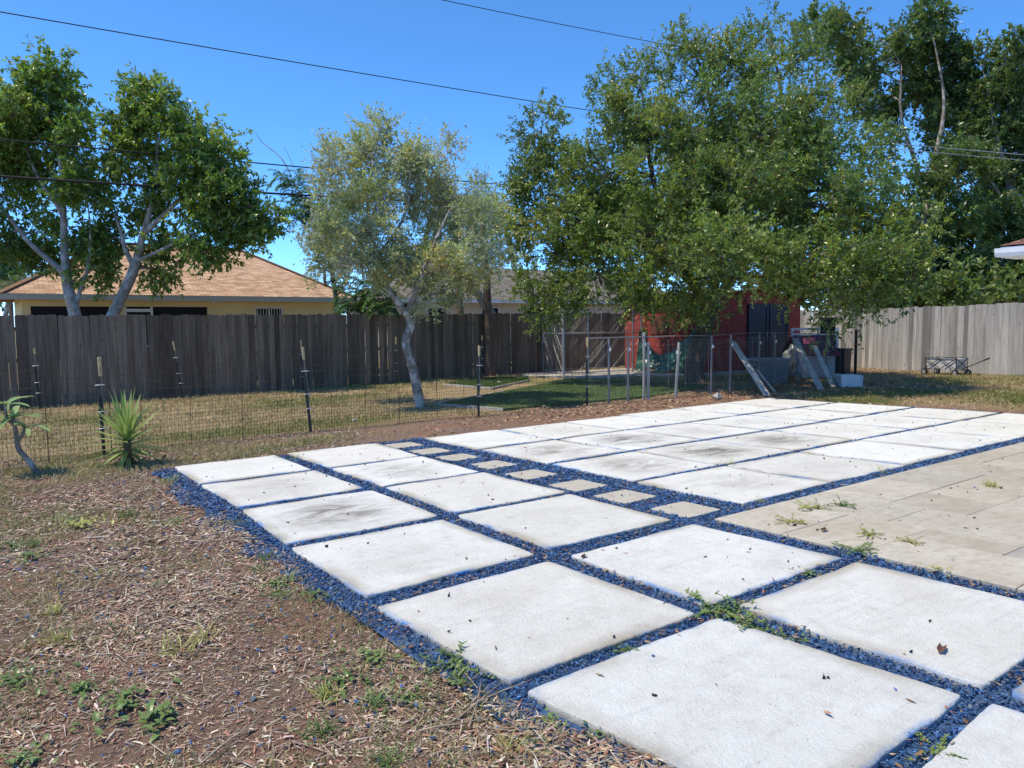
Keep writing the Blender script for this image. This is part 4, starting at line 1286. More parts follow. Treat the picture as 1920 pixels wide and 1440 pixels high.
CHR = thing('office_chair', 'black office chair standing on the clutter by the grey fence', 'chair', (20.75, 12.9, .62), R(150))
MB().box((0, 0, .42), (.46, .46, .07)).build('seat', M['black'], CHR)
MB().box((0, .22, .74), (.44, .06, .48), Matrix.Rotation(-.15, 3, 'X')).build('backrest', M['black'], CHR)
MB().tube([(0, 0, .08), (0, 0, .4)], .03, 8).build('column', M['black'], CHR)
for sx in (-1, 1): MB().tube([(sx * .25, .1, .44), (sx * .27, .1, .64), (sx * .27, -.12, .64)], .018, 6).build('armrest', M['black'], CHR)
for k in range(5):
    a = k * 2 * math.pi / 5; MB().beam((0, 0, .08), (.3 * math.cos(a), .3 * math.sin(a), .04), .04, .03).build('foot', M['black'], CHR)
BN = thing('trash_bin', 'dark plastic bin at the end of the doghouse', 'bin', (22.1, 13.2, g(22.1, 13.2) - .02), R(10))
mb = MB(); mb.prism([(-.24, 0), (.24, 0), (.3, .72), (-.3, .72)], -.26, .26); mb.build('body', M['black'], BN)
mb = MB(); mb.prism([(-.33, .72), (.33, .72), (.3, .79), (-.3, .79)], -.3, .3); mb.build('lid', M['black'], BN)
# vine on the last fence panel
mb = MB(); vr = random.Random(4)
VN = thing('dry_vine', 'dry dark vine twisting on the fence beside the end post', 'vine', (20.9, 12.2, .5))
for k in range(5):
    p = Vector((vr.uniform(-.4, .5), 0, vr.uniform(.0, .2))); pts = [p.copy()]
    for _ in range(7):
        p = p + Vector((vr.uniform(-.16, .2), vr.uniform(-.03, .03), vr.uniform(-.05, .16))); pts.append(p.copy())
    mb.tube(pts, .006, 4)
mb.build('stem', M['twig'], VN)

# ------------------------------------------------------------------ folding wagon
WG = thing('folding_wagon', 'grey fabric folding wagon with black frame by the grey fence', 'wagon', (23.35, 10.55, g(23.35, 10.55) - .03), math.atan2(-1.0, -.2))
Lw, Ww, z0, z1 = .98, .50, .20, .52
mb = MB()
b0 = [(-Lw / 2 + .05, -Ww / 2 + .03, z0), (Lw / 2 - .05, -Ww / 2 + .03, z0), (Lw / 2 - .05, Ww / 2 - .03, z0), (-Lw / 2 + .05, Ww / 2 - .03, z0)]
t0 = [(-Lw / 2 + .02, -Ww / 2 + .02, z1 - .01), (Lw / 2 - .02, -Ww / 2 + .02, z1 - .02), (Lw / 2 - .02, Ww / 2 - .02, z1 - .01), (-Lw / 2 + .02, Ww / 2 - .02, z1 - .02)]
mb.add(b0 + t0, [(3, 2, 1, 0)] + [(i, (i + 1) % 4, (i + 1) % 4 + 4, i + 4) for i in range(4)])
mb.build('fabric_tub', M['fabric'], WG)
for sy in (-1, 1):
    yy = sy * (Ww / 2)
    mb = MB()
    for k in range(2):
        xa, xb = -Lw / 2 + k * Lw / 2, -Lw / 2 + (k + 1) * Lw / 2
        mb.tube([(xa, yy + sy * .008, z0), (xb, yy + sy * .008, z1)], .011, 6); mb.tube([(xa, yy + sy * .022, z1), (xb, yy + sy * .022, z0)], .011, 6)
    mb.build('cross_brace', M['black'], WG)
    MB().tube([(-Lw / 2, yy, z1), (-Lw / 4, yy, z1 + .005), (0, yy, z1 - .012), (Lw / 4, yy, z1 + .005), (Lw / 2, yy, z1)], .010, 6).build('top_rail', M['black'], WG)
for sx in (-1, 1):
    mb = MB(); xx = sx * Lw / 2
    mb.tube([(xx, -Ww / 2, z0 - .05), (xx, -Ww / 2, z1 + .01)], .012, 6); mb.tube([(xx, Ww / 2, z0 - .05), (xx, Ww / 2, z1 + .01)], .012, 6)
    mb.tube([(xx, -Ww / 2, z0), (xx, Ww / 2, z1)], .010, 6); mb.tube([(xx + sx * .015, -Ww / 2, z1), (xx + sx * .015, Ww / 2, z0)], .010, 6); mb.tube([(xx, -Ww / 2, z0 - .02), (xx, Ww / 2, z0 - .02)], .012, 6)
    mb.build('end_frame', M['black'], WG)
    for sy in (-1, 1):
        c = Vector((xx, sy * (Ww / 2 + .03), .095))
        w1 = MB().tube([c + Vector((0, -.03, 0)), c + Vector((0, -.024, 0)), c + Vector((0, .024, 0)), c + Vector((0, .03, 0))], [.08, .095, .095, .08], 18).build('wheel', M['black'], WG)
        MB().tube([c + Vector((0, -.034, 0)), c + Vector((0, .034, 0))], .055, 12).build('rim', M['grey_plastic'], w1)
        MB().tube([c + Vector((0, -.04, 0)), c + Vector((0, .04, 0))], .018, 8).build('hub', M['black'], w1)
hd = MB().tube([(Lw / 2, 0, .2), (Lw / 2 + .12, 0, .25), (Lw / 2 + .72, 0, .52)], .013, 6).build('handle', M['black'], WG)
MB().tube([(Lw / 2 + .66, 0, .495), (Lw / 2 + .80, 0, .555)], .022, 8).build('grip', M['black'], hd)

# ------------------------------------------------------------------ overhead cables
def cable(label, a, b, sag, r, mat, ext=1.0):
    a = np.array(a, float); b = np.array(b, float)
    a2 = a - (b - a) * .15 * ext; b2 = b + (b - a) * .9 * ext
    tt = np.linspace(0, 1, 40); sg = lambda t_: -4 * sag * t_ * (1 - t_)
    sa = .15 * ext / (1 + 1.05 * ext); sb = (1 + .15 * ext) / (1 + 1.05 * ext)
    base = lambda t_: a2 + (b2 - a2) * t_
    # lift so that the given points stay on the cable
    la, lb = -sg(sa), -sg(sb)
    pts = []
    for t_ in tt:
        p = base(t_); k = (t_ - sa) / (sb - sa); p = p + np.array([0, 0, sg(t_) + la + (lb - la) * k]); pts.append(p)
    o = MB().tube([p - pts[0] for p in pts], r, 6).build('overhead_cable', mat, None, tuple(pts[0]), smooth=True)
    tag(o, label, 'cable', 'overhead cables'); return o


cable('topmost thin black cable crossing the sky from the upper left', (.75, 22, 9.05), (18.69, 22, 9.59), .12, .014, M['cable'])
cable('thin black cable in the upper sky above the oak', (12.96, 22, 12.18), (22.96, 22, 12.85), .1, .013, M['cable'])
cable('thinner cable of the two in front of the left trees', (.59, 21.4, 5.93), (8.5, 21.4, 6.12), .02, .018, M['cable'])
cable('thick low black cable crossing in front of the left trees', (.54, 21.4, 5.08), (8.4, 21.4, 5.32), .03, .030, M['cable'])
cable('upper pale cable in front of the right-hand trees', (28.44 * .86, 14.92 * .86, 7.19), (32.34 * .86, 12.11 * .86, 6.80), .0, .013, M['cable_pale'], .2)
cable('lower pale cable in front of the right-hand trees', (28.44 * .86, 14.92 * .86, 7.03), (32.34 * .86, 12.11 * .86, 6.62), .0, .011, M['cable_pale'], .2)
NLEAF = []
# ------------------------------------------------------------------ trees
def crown_points(blobs, dep, r, clump_n, clump_s, twigs_per, depth_r, out=1.0, shrink=.5):
    """blobs: (px,py,rx,ry[,depth offset]) -> clump centres and twig roots"""
    C = []; S_ = []; B = []
    for bi, b in enumerate(blobs):
        px, py, rx, ry = b[:4]
        dd = b[4] if len(b) > 4 else r.uniform(-depth_r, depth_r)
        D_ = dep + dd
        s = D_ / FPX
        c = at(px, py, D_); mg = .30 * clump_s + .30 * shrink
        a1, a2 = max(rx * s - mg, .12), max(ry * s - mg, .12)
        a3 = min(max(a1, a2), depth_r * .7 + .5)
        n = max(3, int(clump_n * (a1 * a2 * a3) ** (2 / 3) * (b[5] if len(b) > 5 else 1.0)))
        u = rand_unit(n, r); rho = (.35 + .65 * r.random(n) ** .55)[:, None] * out
        pts = c + (u[:, :1] * a1 * RT0 + u[:, 1:2] * a2 * np.array([0, 0, 1.0]) + u[:, 2:] * a3 * FWH) * rho
        C.append(pts); S_.append(np.full(n, clump_s) * r.uniform(.65, 1.35, n)); B.append(np.full(n, bi))
    return np.concatenate(C), np.concatenate(S_), np.concatenate(B)


def make_tree(name, label, dep, trunks, blobs, leaf, bark_m, group=None, seed=1, depth_r=2.0, clump_n=9, clump_s=.42, twigs=10, per_twig=9,
              L=(.05, .09), W=.5, pal=None, dead=None, dead_p=0.0, droop=0.0, twig_m=None, twig_r=.006, bare=0.0, twig_len=(.25, .55), limb_r=.05, mat=None, base=None, limb_share=1.0, no_limbs=(), low_warm=0):
    r = np.random.default_rng(seed)
    root = thing(name, label, 'tree', tuple(base), 0, group)
    skel = []
    tm = MB()
    for pts, r0, r1 in trunks:
        w = [np.array(p, float) if len(p) == 3 and p[2] < -900 else (at(p[0], p[1], dep + (p[2] if len(p) > 2 else 0))) for p in pts]
        sp_ = spline(w, 6)
        rad = [r0 + (r1 - r0) * (i / (len(sp_) - 1)) ** .8 for i in range(len(sp_))]
        if np.allclose(w[0][:2], base[:2], atol=.6): rad[0] *= 1.35; rad[1] *= 1.15
        tm.tube(sp_, rad, 12); skel += [(p, q) for p, q in zip(sp_, rad)]
    rel(tm.build('trunk', bark_m, smooth=True), root)
    cc, cs, cb = crown_points(blobs, dep, r, clump_n, clump_s, twigs, depth_r, 1.0, twig_len[1])
    # limbs: from the skeleton to each blob's heart, then to its clumps
    SK = np.array([p for p, _ in skel]); SR = np.array([q for _, q in skel])
    lm_ = MB(); P0, P1, R0, R1 = [], [], [], []
    zmin = SK[:, 2].min() + .35 * (SK[:, 2].max() - SK[:, 2].min())
    for bi in range(len(blobs)):
        m_ = cb == bi; heart = cc[m_].mean(0)
        cand = np.where((SK[:, 2] < heart[2] + .3) & (SK[:, 2] > zmin))[0]
        if len(cand) == 0: cand = np.arange(len(SK))
        d_ = np.linalg.norm(SK[cand] - heart, axis=1) + np.abs(SK[cand, 2] - heart[2] + 1.0) * .3
        j = cand[d_.argmin()]; a = SK[j]; ra = min(SR[j] * .7, limb_r + .012 * np.linalg.norm(heart - a))
        mid = (a + heart) / 2 + r.normal(0, .12, 3) * np.linalg.norm(heart - a) * .6 + np.array([0, 0, .1 * np.linalg.norm(heart - a)])
        q = spline([a, mid, heart], 6)
        if bi not in no_limbs: rel(MB().tube(q, list(np.linspace(ra, ra * .35, len(q))), 6).build('limb', bark_m, smooth=True), root)
        for k in np.where(m_)[0]:
            if r.random() > limb_share: continue
            s0 = q[int(r.integers(len(q) // 2, len(q)))]; m2 = (s0 + cc[k]) / 2 + r.normal(0, .1, 3) * np.linalg.norm(cc[k] - s0)
            P0 += [s0, m2]; P1 += [m2, cc[k]]; R0 += [ra * .33, ra * .22]; R1 += [ra * .22, ra * .1 + .004]
    # twigs and leaves
    nC = len(cc); nt = np.maximum(2, (twigs * r.uniform(.5, 1.5, nC)).astype(int))
    ci = np.repeat(np.arange(nC), nt); N = len(ci)
    root_p = cc[ci] + r.normal(0, 1, (N, 3)) * (cs[ci] * .55)[:, None]
    hearts = np.array([cc[cb == b].mean(0) for b in range(len(blobs))])
    outd = root_p - hearts[cb[ci]]; outd /= np.linalg.norm(outd, axis=1, keepdims=True) + 1e-6
    td = outd * .7 + rand_unit(N, r) * .75 + np.array([0, 0, .22 - droop]); td /= np.linalg.norm(td, axis=1, keepdims=True)
    tl = r.uniform(*twig_len, N)
    tip = root_p + td * tl[:, None]
    show = r.random(N) < (.55 if bare == 0 else 1.0)
    V1, F1 = cones(np.concatenate([np.array(P0), root_p[show]]), np.concatenate([np.array(P1), tip[show]]), np.concatenate([R0, np.full(show.sum(), twig_r)]), np.concatenate([R1, np.full(show.sum(), twig_r * .4)]))
    tw = rel(link('branches', np_mesh('branches', V1, F1, twig_m or M['twig'])), root); tw['kind'] = 'stuff'
    leafy = r.random(N) >= bare
    ti = np.repeat(np.where(leafy)[0], per_twig); n = len(ti)
    f = r.uniform(.12, 1.05, n)[:, None]
    p = root_p[ti] + td[ti] * tl[ti][:, None] * f + r.normal(0, .02, (n, 3))
    ax = td[ti] * .6 + rand_unit(n, r) * .9 + np.array([0, 0, -droop]); ax /= np.linalg.norm(ax, axis=1, keepdims=True)
    upv = rand_unit(n, r) * .8 + np.array([0, 0, .8]); sd = np.cross(upv, ax); sd /= np.linalg.norm(sd, axis=1, keepdims=True) + 1e-9
    ll = r.uniform(*L, n)
    V, F = rhombs(p, ax, sd, ll, ll * W * r.uniform(.8, 1.25, n), .18)
    pal = np.array(pal)
    cl = pal[r.integers(0, len(pal), nC)] * r.uniform(.82, 1.2, (nC, 1))
    if low_warm:
        k_ = (cc[:, 2] < low_warm) & (r.random(nC) < .55); cl[k_] *= np.array([1.15, 1.08, .8])
    col = cl[ci[ti]] * r.uniform(.75, 1.25, (n, 1)) * (1 + r.normal(0, .06, (n, 3)))
    if dead is not None:
        dk = (r.random(n) < dead_p) if np.isscalar(dead_p) else (r.random(n) < dead_p(p))
        col[dk] = np.array(dead)[r.integers(0, len(dead), dk.sum())]
    cr_ = rel(link('crown', np_mesh('crown', V, F, mat or M['leaf'], np.repeat(np.clip(col, .003, .9), 4, 0))), root)
    NLEAF.append((name, n))
    return root


def gpt(x, y, dz=-.1): return np.array([x, y, g(x, y) + dz])


def on_ground(px, dep):
    p = at(px, 700, dep); return np.array([p[0], p[1], g(p[0], p[1]) - .1])


def pyg(px, dep):       # image row of the ground at that bearing and distance
    p = on_ground(px, dep); d = p - np.array([0, 0, HCAM]); return 720 - FPX * (d @ UP) / (d @ FW)


OAKP = [(0.16, 0.237, 0.063), (0.196, 0.275, 0.071), (0.238, 0.301, 0.081), (0.136, 0.211, 0.063), (0.285, 0.327, 0.081), (0.179, 0.256, 0.098)]
DARKP = [(0.105, 0.179, 0.057), (0.133, 0.206, 0.068), (0.094, 0.163, 0.057), (0.166, 0.235, 0.074), (0.189, 0.246, 0.08)]
BRT = [(0.167, 0.266, 0.054), (0.21, 0.308, 0.066), (0.138, 0.231, 0.054), (0.275, 0.364, 0.084), (0.123, 0.203, 0.048)]
GREY = [(.39, .44, .24), (.43, .47, .28), (.35, .41, .20), (.48, .49, .23), (.42, .44, .31), (.52, .49, .19)]
BRN = [(.16, .075, .05), (.20, .10, .065), (.12, .055, .04)]

# --- the oak
ob = np.array([16.34, 14.06, g(16.34, 14.06) - .1]); od = 21.0
oak_blobs = [(1280, 60, 28, 34, 0), (1292, 112, 58, 48, 0), (1200, 108, 46, 36, -1), (1372, 118, 76, 58, 0), (1424, 50, 14, 28, 0), (1455, 108, 52, 56, -1.5), (1122, 150, 46, 40, 0), (1190, 205, 78, 58, -1.5),
             (1300, 215, 105, 78, -2.5), (1430, 228, 98, 78, -2.5), (1515, 98, 34, 50, -2), (1545, 190, 62, 68, -2.5), (1565, 288, 76, 66, -3), (1012, 226, 46, 44, 0), (1030, 312, 76, 58, .5), (1130, 318, 88, 66, -1),
             (1258, 330, 108, 78, -3), (1400, 348, 108, 78, -3.5), (1530, 380, 98, 76, -3.5), (1635, 345, 58, 56, -3.5), (1655, 420, 78, 58, -4), (990, 392, 52, 44, 1), (1088, 425, 96, 58, -1), (1220, 448, 108, 66, -2.5),
             (1370, 468, 108, 62, -4.5), (1510, 480, 105, 56, -4.5), (1640, 485, 88, 54, -4.5), (1712, 440, 46, 46, -4), (975, 470, 46, 40, 1), (1035, 525, 66, 48, -.5), (1022, 580, 28, 28, -.5), (1125, 525, 70, 44, -1.5),
             (1240, 532, 86, 36, -2.5), (1378, 530, 84, 28, -4.5), (1500, 538, 78, 30, -4.5), (1605, 545, 66, 32, -4.5), (1690, 512, 54, 38, -4), (1300, 430, 120, 90, 1.5), (1430, 400, 110, 90, .5), (1150, 400, 90, 70, 2), (1570, 430, 80, 60, -1.5),
             (1310, 556, 60, 26, -2.5), (1575, 578, 40, 16, -4.5), (1195, 570, 50, 22, -2), (1340, 300, 120, 90, 1.5), (1470, 290, 90, 80, 0), (950, 420, 24, 30, .5), (1080, 560, 40, 30, -1), (1650, 538, 40, 24, -4.5)]
oak_blobs = [(b[0], b[1] + (16 if b[1] < 300 else 8 if b[1] < 500 else 0), *b[2:]) for b in oak_blobs]
oak_blobs += [(1295, 572, 46, 18, -2.5), (1060, 372, 70, 50, -.5), (1000, 335, 46, 36, 0), (1100, 480, 80, 46, 1), (1170, 260, 60, 46, 0)]
otr = [([(1303, pyg(1303, od)), (1302, 690), (1310, 650), (1322, 612), (1328, 585)], .30, .22),
       ([(1328, 585), (1300, 530, -.3), (1265, 460, -.6), (1235, 380, -1), (1215, 280, -1), (1205, 180, -1)], .17, .03),
       ([(1328, 585), (1345, 500, .3), (1350, 400, .4), (1345, 300, .5), (1330, 180, .5), (1300, 90, .5)], .18, .03),
       ([(1328, 585), (1375, 520, -.8), (1430, 440, -1.6), (1460, 340, -2), (1470, 230, -1.5), (1455, 120, -1)], .17, .03),
       ([(1345, 520), (1420, 480, .5), (1510, 420, 0), (1590, 360, -.6), (1640, 340, -.8)], .12, .03),
       ([(1300, 530), (1220, 470, .5), (1130, 400, .8), (1040, 310, .8)], .12, .03),
       ([(1375, 520), (1450, 520, -2), (1560, 500, -3), (1660, 480, -3)], .10, .025),
       ([(1265, 460), (1180, 450, -1), (1080, 470, -.5), (1030, 530, -.2)], .09, .02)]
make_tree('oak_tree', 'large spreading oak standing in front of the red shed', od, otr, oak_blobs, None, M['bark_oak'], seed=11, depth_r=2.5, clump_n=22, clump_s=.38, twigs=33, per_twig=17,
          L=(.055, .12), W=.52, pal=OAKP, base=ob, twig_len=(.25, .6), dead=[(.22, .13, .06), (.26, .20, .07)], dead_p=.02, low_warm=5.0)

# --- the thin pale tree inside the wire fence
mbp = np.array([7.39, 13.76, g(7.39, 13.76) - .1]); md = 15.6
mtr = [([(790, pyg(790, md)), (783, 735), (776, 700), (768, 668), (761, 640), (770, 612), (766, 590)], .105, .085),
       ([(766, 590), (745, 565), (726, 538), (712, 500, .2), (700, 450, .3), (690, 380, .4), (700, 300, .4)], .085, .02),
       ([(766, 590), (775, 560, -.2), (795, 505, -.4), (822, 440, -.5), (850, 380, -.5)], .075, .02),
       ([(712, 500), (670, 460, -.4), (630, 420, -.6)], .04, .012), ([(795, 505), (860, 490, .3), (900, 440, .4)], .045, .012), ([(712, 480), (760, 400, .3), (770, 310, .3)], .045, .012)]
mid_blobs = [(b[0], b[1] + (12 if b[1] < 400 else 0), *b[2:]) for b in [(672, 268, 62, 30), (745, 292, 78, 44), (645, 318, 42, 44), (688, 378, 78, 54), (790, 352, 66, 48), (842, 412, 72, 54), (636, 436, 46, 30), (712, 458, 86, 46), (800, 488, 76, 46), (752, 520, 80, 30), (885, 455, 44, 54),
             (848, 538, 56, 34), (632, 398, 36, 24), (652, 498, 46, 30), (808, 560, 50, 20), (905, 392, 36, 34), (835, 268, 18, 10), (712, 230, 16, 9), (612, 345, 34, 34), (602, 432, 34, 22), (622, 500, 40, 28), (925, 400, 36, 36), (925, 480, 36, 44), (900, 340, 30, 24), (620, 290, 26, 24), (780, 290, 40, 26), (590, 465, 24, 12), (880, 520, 40, 40), (640, 470, 36, 24)]]
make_tree('oak_sapling', 'slender pale trunked tree with sparse grey green crown inside the wire fence', md, mtr, mid_blobs, None, M['bark_mid'], seed=23, depth_r=1.3, clump_n=52, clump_s=.20, twigs=34, per_twig=12,
          L=(.045, .092), W=.5, pal=GREY, base=mbp, twig_m=M['twig_pale'], twig_r=.0042, bare=.24, twig_len=(.16, .44), mat=M['leaf_dull'], limb_r=.03, dead=BRN, dead_p=.004)

# --- two trees beyond the dark fence
ld = 19.6
ba = on_ground(150, ld)
atr = [([(152, pyg(150, ld)), (148, 640), (140, 588), (130, 550), (124, 515)], .175, .13), ([(124, 515), (95, 490), (55, 455), (15, 405), (-30, 350)], .10, .03), ([(124, 515), (120, 450), (118, 370), (112, 300), (95, 240), (85, 190)], .11, .025),
       ([(140, 580), (150, 545), (165, 500), (170, 430)], .07, .03), ([(118, 400), (70, 330), (40, 250)], .06, .02)]
a_blobs = [(80, 176, 60, 44, 0), (15, 210, 54, 46, -.6), (125, 198, 44, 42, .5), (60, 262, 88, 58, .3), (140, 272, 40, 52, -.4, .9), (5, 328, 56, 62, .2, .7), (90, 345, 80, 50, .8, .55), (160, 366, 46, 44, -.5, .6), (48, 432, 66, 40, .6, .6), (0, 456, 50, 38, 0, .6), (150, 450, 46, 36, .8, .7), (180, 508, 44, 26, .5, .7), (90, 480, 40, 26, .9, .5), (-40, 260, 50, 80, 0), (-45, 400, 50, 60, 0, .6), (85, 138, 30, 14, 0)]
bb = on_ground(205, ld - .4)
btr = [([(196, pyg(205, ld - .4)), (203, 620), (222, 570), (243, 525), (256, 490)], .16, .12), ([(256, 490), (268, 440), (285, 380), (295, 300), (292, 220)], .11, .025), ([(252, 500), (236, 470), (228, 440), (215, 400)], .08, .03), ([(268, 440), (320, 390), (380, 330), (410, 290)], .08, .02),
       ([(256, 490), (300, 470), (360, 440), (430, 420)], .06, .02)]
b_blobs = [(290, 212, 62, 40, 0), (250, 232, 26, 24, .4), (332, 240, 48, 40, -.4), (254, 294, 58, 50, .4, .9), (342, 308, 70, 52, -.3, .9), (402, 266, 32, 28, 0), (424, 306, 32, 36, .4), (308, 380, 66, 40, .6, .55), (388, 384, 66, 42, -.3, .8), (448, 366, 36, 36, 0), (228, 392, 42, 40, .6, .5), (442, 426, 54, 26, 0), (488, 420, 20, 16, 0), (345, 446, 60, 32, .7, .7), (300, 508, 40, 24, .5, .7), (205, 462, 42, 36, .7, .7), (400, 462, 44, 16, 0, .7), (272, 178, 22, 10, 0)]
low_dead = lambda p: np.clip((3.9 - p[:, 2]) / 2.2, 0, 1) * .16 + .01
for nm, lab, tr_, bl, bs, sd_ in (('broadleaf_tree', 'leafy green tree beyond the dark fence, leftmost, with forked grey trunk', atr, a_blobs, ba, 31), ('broadleaf_tree', 'leafy green tree beyond the dark fence with trunk leaning right', btr, b_blobs, bb, 37)):
    make_tree(nm, lab, ld, tr_, bl, None, M['bark_grey'], seed=sd_, depth_r=1.6, clump_n=24, clump_s=.32, twigs=38, per_twig=14, L=(.10, .175), W=.46, pal=BRT, base=bs, droop=.35, twig_len=(.25, .55), dead=BRN, dead_p=low_dead, group='trees beyond the dark fence')

# --- tall trees beyond the grey fence
rd_ = 31.0
c_tr = [([(1745, pyg(1745, rd_)), (1745, 560), (1740, 460), (1735, 380)], .30, .2), ([(1735, 380), (1715, 300), (1690, 220), (1690, 120)], .13, .03), ([(1735, 380), (1755, 290), (1770, 190), (1750, 70)], .14, .03), ([(1735, 400), (1790, 320), (1820, 260)], .1, .03)]
c_bl = [(1640, 185, 46, 64), (1700, 82, 62, 52), (1747, 28, 26, 22), (1765, 140, 74, 72), (1650, 262, 44, 44), (1785, 248, 62, 72), (1692, 352, 44, 42), (1808, 352, 74, 74), (1755, 452, 78, 62), (1690, 470, 60, 60), (1810, 520, 84, 50), (1720, 545, 70, 40), (1600, 100, 26, 26), (1580, 60, 22, 26), (1530, 60, 20, 26), (1620, 120, 40, 50)]
d_tr = [([(1905, pyg(1905, rd_)), (1905, 560), (1900, 450), (1895, 350)], .28, .2), ([(1895, 350), (1870, 260), (1845, 140)], .13, .03), ([(1895, 350), (1920, 250), (1910, 110)], .13, .03), ([(1895, 400), (1850, 330), (1800, 300)], .08, .02)]
d_bl = [(1838, 112, 46, 44), (1905, 92, 46, 36), (1880, 200, 66, 74), (1945, 170, 60, 70), (1890, 310, 66, 74), (1960, 300, 60, 80), (1900, 420, 66, 62), (1970, 430, 60, 70), (1880, 512, 78, 54), (1960, 540, 70, 50), (1850, 400, 50, 60)]
for lab, tr_, bl, bx, sd_ in (('tall dark tree beyond the grey fence, its bare limbs showing sky', c_tr, c_bl, 1745, 41), ('tall dark tree at the right edge beyond the grey fence', d_tr, d_bl, 1905, 43)):
    make_tree('tall_tree', lab, rd_, tr_, bl, None, M['bark_mid'], seed=sd_, depth_r=2.2, clump_n=11.5, clump_s=.48, twigs=34, per_twig=17, L=(.11, .225), W=.5, pal=DARKP, base=on_ground(bx, rd_), twig_len=(.35, .75), group='trees beyond the grey fence', limb_r=.06)

# low hedge of shrubs behind the grey fence and far trees to close the horizon
far_specs = [('far_tree', 'dark far tree at the left edge beside the tan roof', 10, 42, [(0, 500, 40, 30), (-40, 470, 50, 60), (30, 530, 36, 24)], 51), ('far_tree', 'low bushy green tree beyond the grey fence between the trunks', 1850, 29, [(1840, 545, 60, 30), (1900, 550, 60, 30), (1780, 555, 50, 22), (1700, 560, 50, 24)], 53),
             ('far_tree', 'low dark tree behind the shed roof under the oak', 1560, 33, [(1540, 530, 70, 40), (1620, 540, 60, 40), (1460, 540, 60, 36)], 55), ('far_tree', 'far tree behind the grey roof and palms', 800, 44, [(790, 500, 50, 40), (850, 520, 40, 30), (740, 520, 40, 36)], 57)]
for nm, lab, px, dp, bl, sd_ in far_specs:
    make_tree(nm, lab, dp, [([(px, pyg(px, dp)), (px, 600), (px + 4, 560), (bl[0][0], bl[0][1])], .2, .05)], bl, None, M['bark_grey'], seed=sd_, depth_r=1.8, clump_n=8, clump_s=.6, twigs=30, per_twig=16, L=(.18, .30), W=.5, pal=DARKP, base=on_ground(px, dp), twig_len=(.35, .8))


# --- feathery fronds: poinciana and palms
def frond(acc, p0, d, L, droop, nleaf, pl, pw, hang, col, r, taper=.5, rr=.012):
    d = d / np.linalg.norm(d); pts = [p0]; q = p0.copy(); dd = d.copy(); n = 10
    for i in range(n):
        dd = dd + np.array([0, 0, -droop / n]) * (1 + i * .25); dd /= np.linalg.norm(dd); q = q + dd * L / n; pts.append(q.copy())
    P = np.array(pts)
    acc['r0'].append(P[:-1]); acc['r1'].append(P[1:]); w_ = np.linspace(rr, rr * .25, n + 1); acc['w0'].append(w_[:-1]); acc['w1'].append(w_[1:])
    t_ = np.repeat(np.linspace(.12, 1, nleaf), 2) * n * .999; i0 = t_.astype(int); fr = (t_ - i0)[:, None]
    pos = P[i0] * (1 - fr) + P[i0 + 1] * fr; tg = P[i0 + 1] - P[i0]; tg /= np.linalg.norm(tg, axis=1, keepdims=True)
    sd = np.cross(tg, np.array([0, 0, 1.0])); sd /= np.linalg.norm(sd, axis=1, keepdims=True) + 1e-6
    sg = np.tile([1, -1], nleaf)[:, None]
    ax = sd * sg + tg * .55 + np.array([0, 0, -hang]) + r.normal(0, .10, (len(t_), 3)); ax /= np.linalg.norm(ax, axis=1, keepdims=True)
    s2 = np.cross(ax, np.array([0, 0, 1.0]) + r.normal(0, .3, (len(t_), 3))); s2 /= np.linalg.norm(s2, axis=1, keepdims=True) + 1e-6
    ln = pl * (1 - taper * np.abs(t_ / n - .45)) * r.uniform(.8, 1.1, len(t_))
    V, F = rhombs(pos, ax, s2, ln, np.full(len(t_), pw), .1)
    acc['V'].append(V); acc['n'].append(len(pos)); acc['c'].append(np.repeat(np.clip(col * r.uniform(.8, 1.2, (len(t_), 1)), .003, .9), 4, 0))


def fronds_to(root, acc, mat, stem_mat, nm='frond'):
    V = np.concatenate(acc['V']); n = len(V) // 4; b = np.arange(n)[:, None] * 4
    F = np.stack([b + [0, 1, 2], b + [0, 2, 3]], 1).reshape(-1, 3)
    o = rel(link('crown', np_mesh('crown', V, F, mat, np.concatenate(acc['c']))), root)
    V1, F1 = cones(np.concatenate(acc['r0']), np.concatenate(acc['r1']), np.concatenate(acc['w0']), np.concatenate(acc['w1']))
    s_ = rel(link('branches', np_mesh('branches', V1, F1, stem_mat)), root); s_['kind'] = 'stuff'


def acc_(): return dict(r0=[], r1=[], w0=[], w1=[], V=[], n=[], c=[])


def poinciana(label, px, dp, stems, tufts, seed):
    r = np.random.default_rng(seed); bs = on_ground(px, dp)
    root = thing('poinciana_tree', label, 'tree', tuple(bs), 0, 'feathery trees beyond the dark fence')
    tm = MB()
    for s_, r0, r1 in stems:
        q = spline([at(a, b, dp) for a, b in s_], 5); tm.tube(q, list(np.linspace(r0, r1, len(q))), 8)
    rel(tm.build('trunk', M['bark_grey'], smooth=True), root)
    A_ = acc_()
    for (tx_, ty_, rr, n) in tufts:
        for _ in range(n):
            c = at(tx_ + r.normal(0, rr * .42), ty_ + r.normal(0, rr * .32), dp + r.normal(0, .5))
            u = rand_unit(1, r)[0]; u[2] = abs(u[2]) * .5 + .05
            frond(A_, c, u, r.uniform(.45, .75), r.uniform(.5, 1.1), 22, .17, .034, .18, np.array([(.06, .15, .045), (.085, .19, .05), (.05, .12, .045), (.12, .23, .06)][r.integers(4)]), r, .7, .006)
    fronds_to(root, A_, M['leaf_dull'], M['twig'])


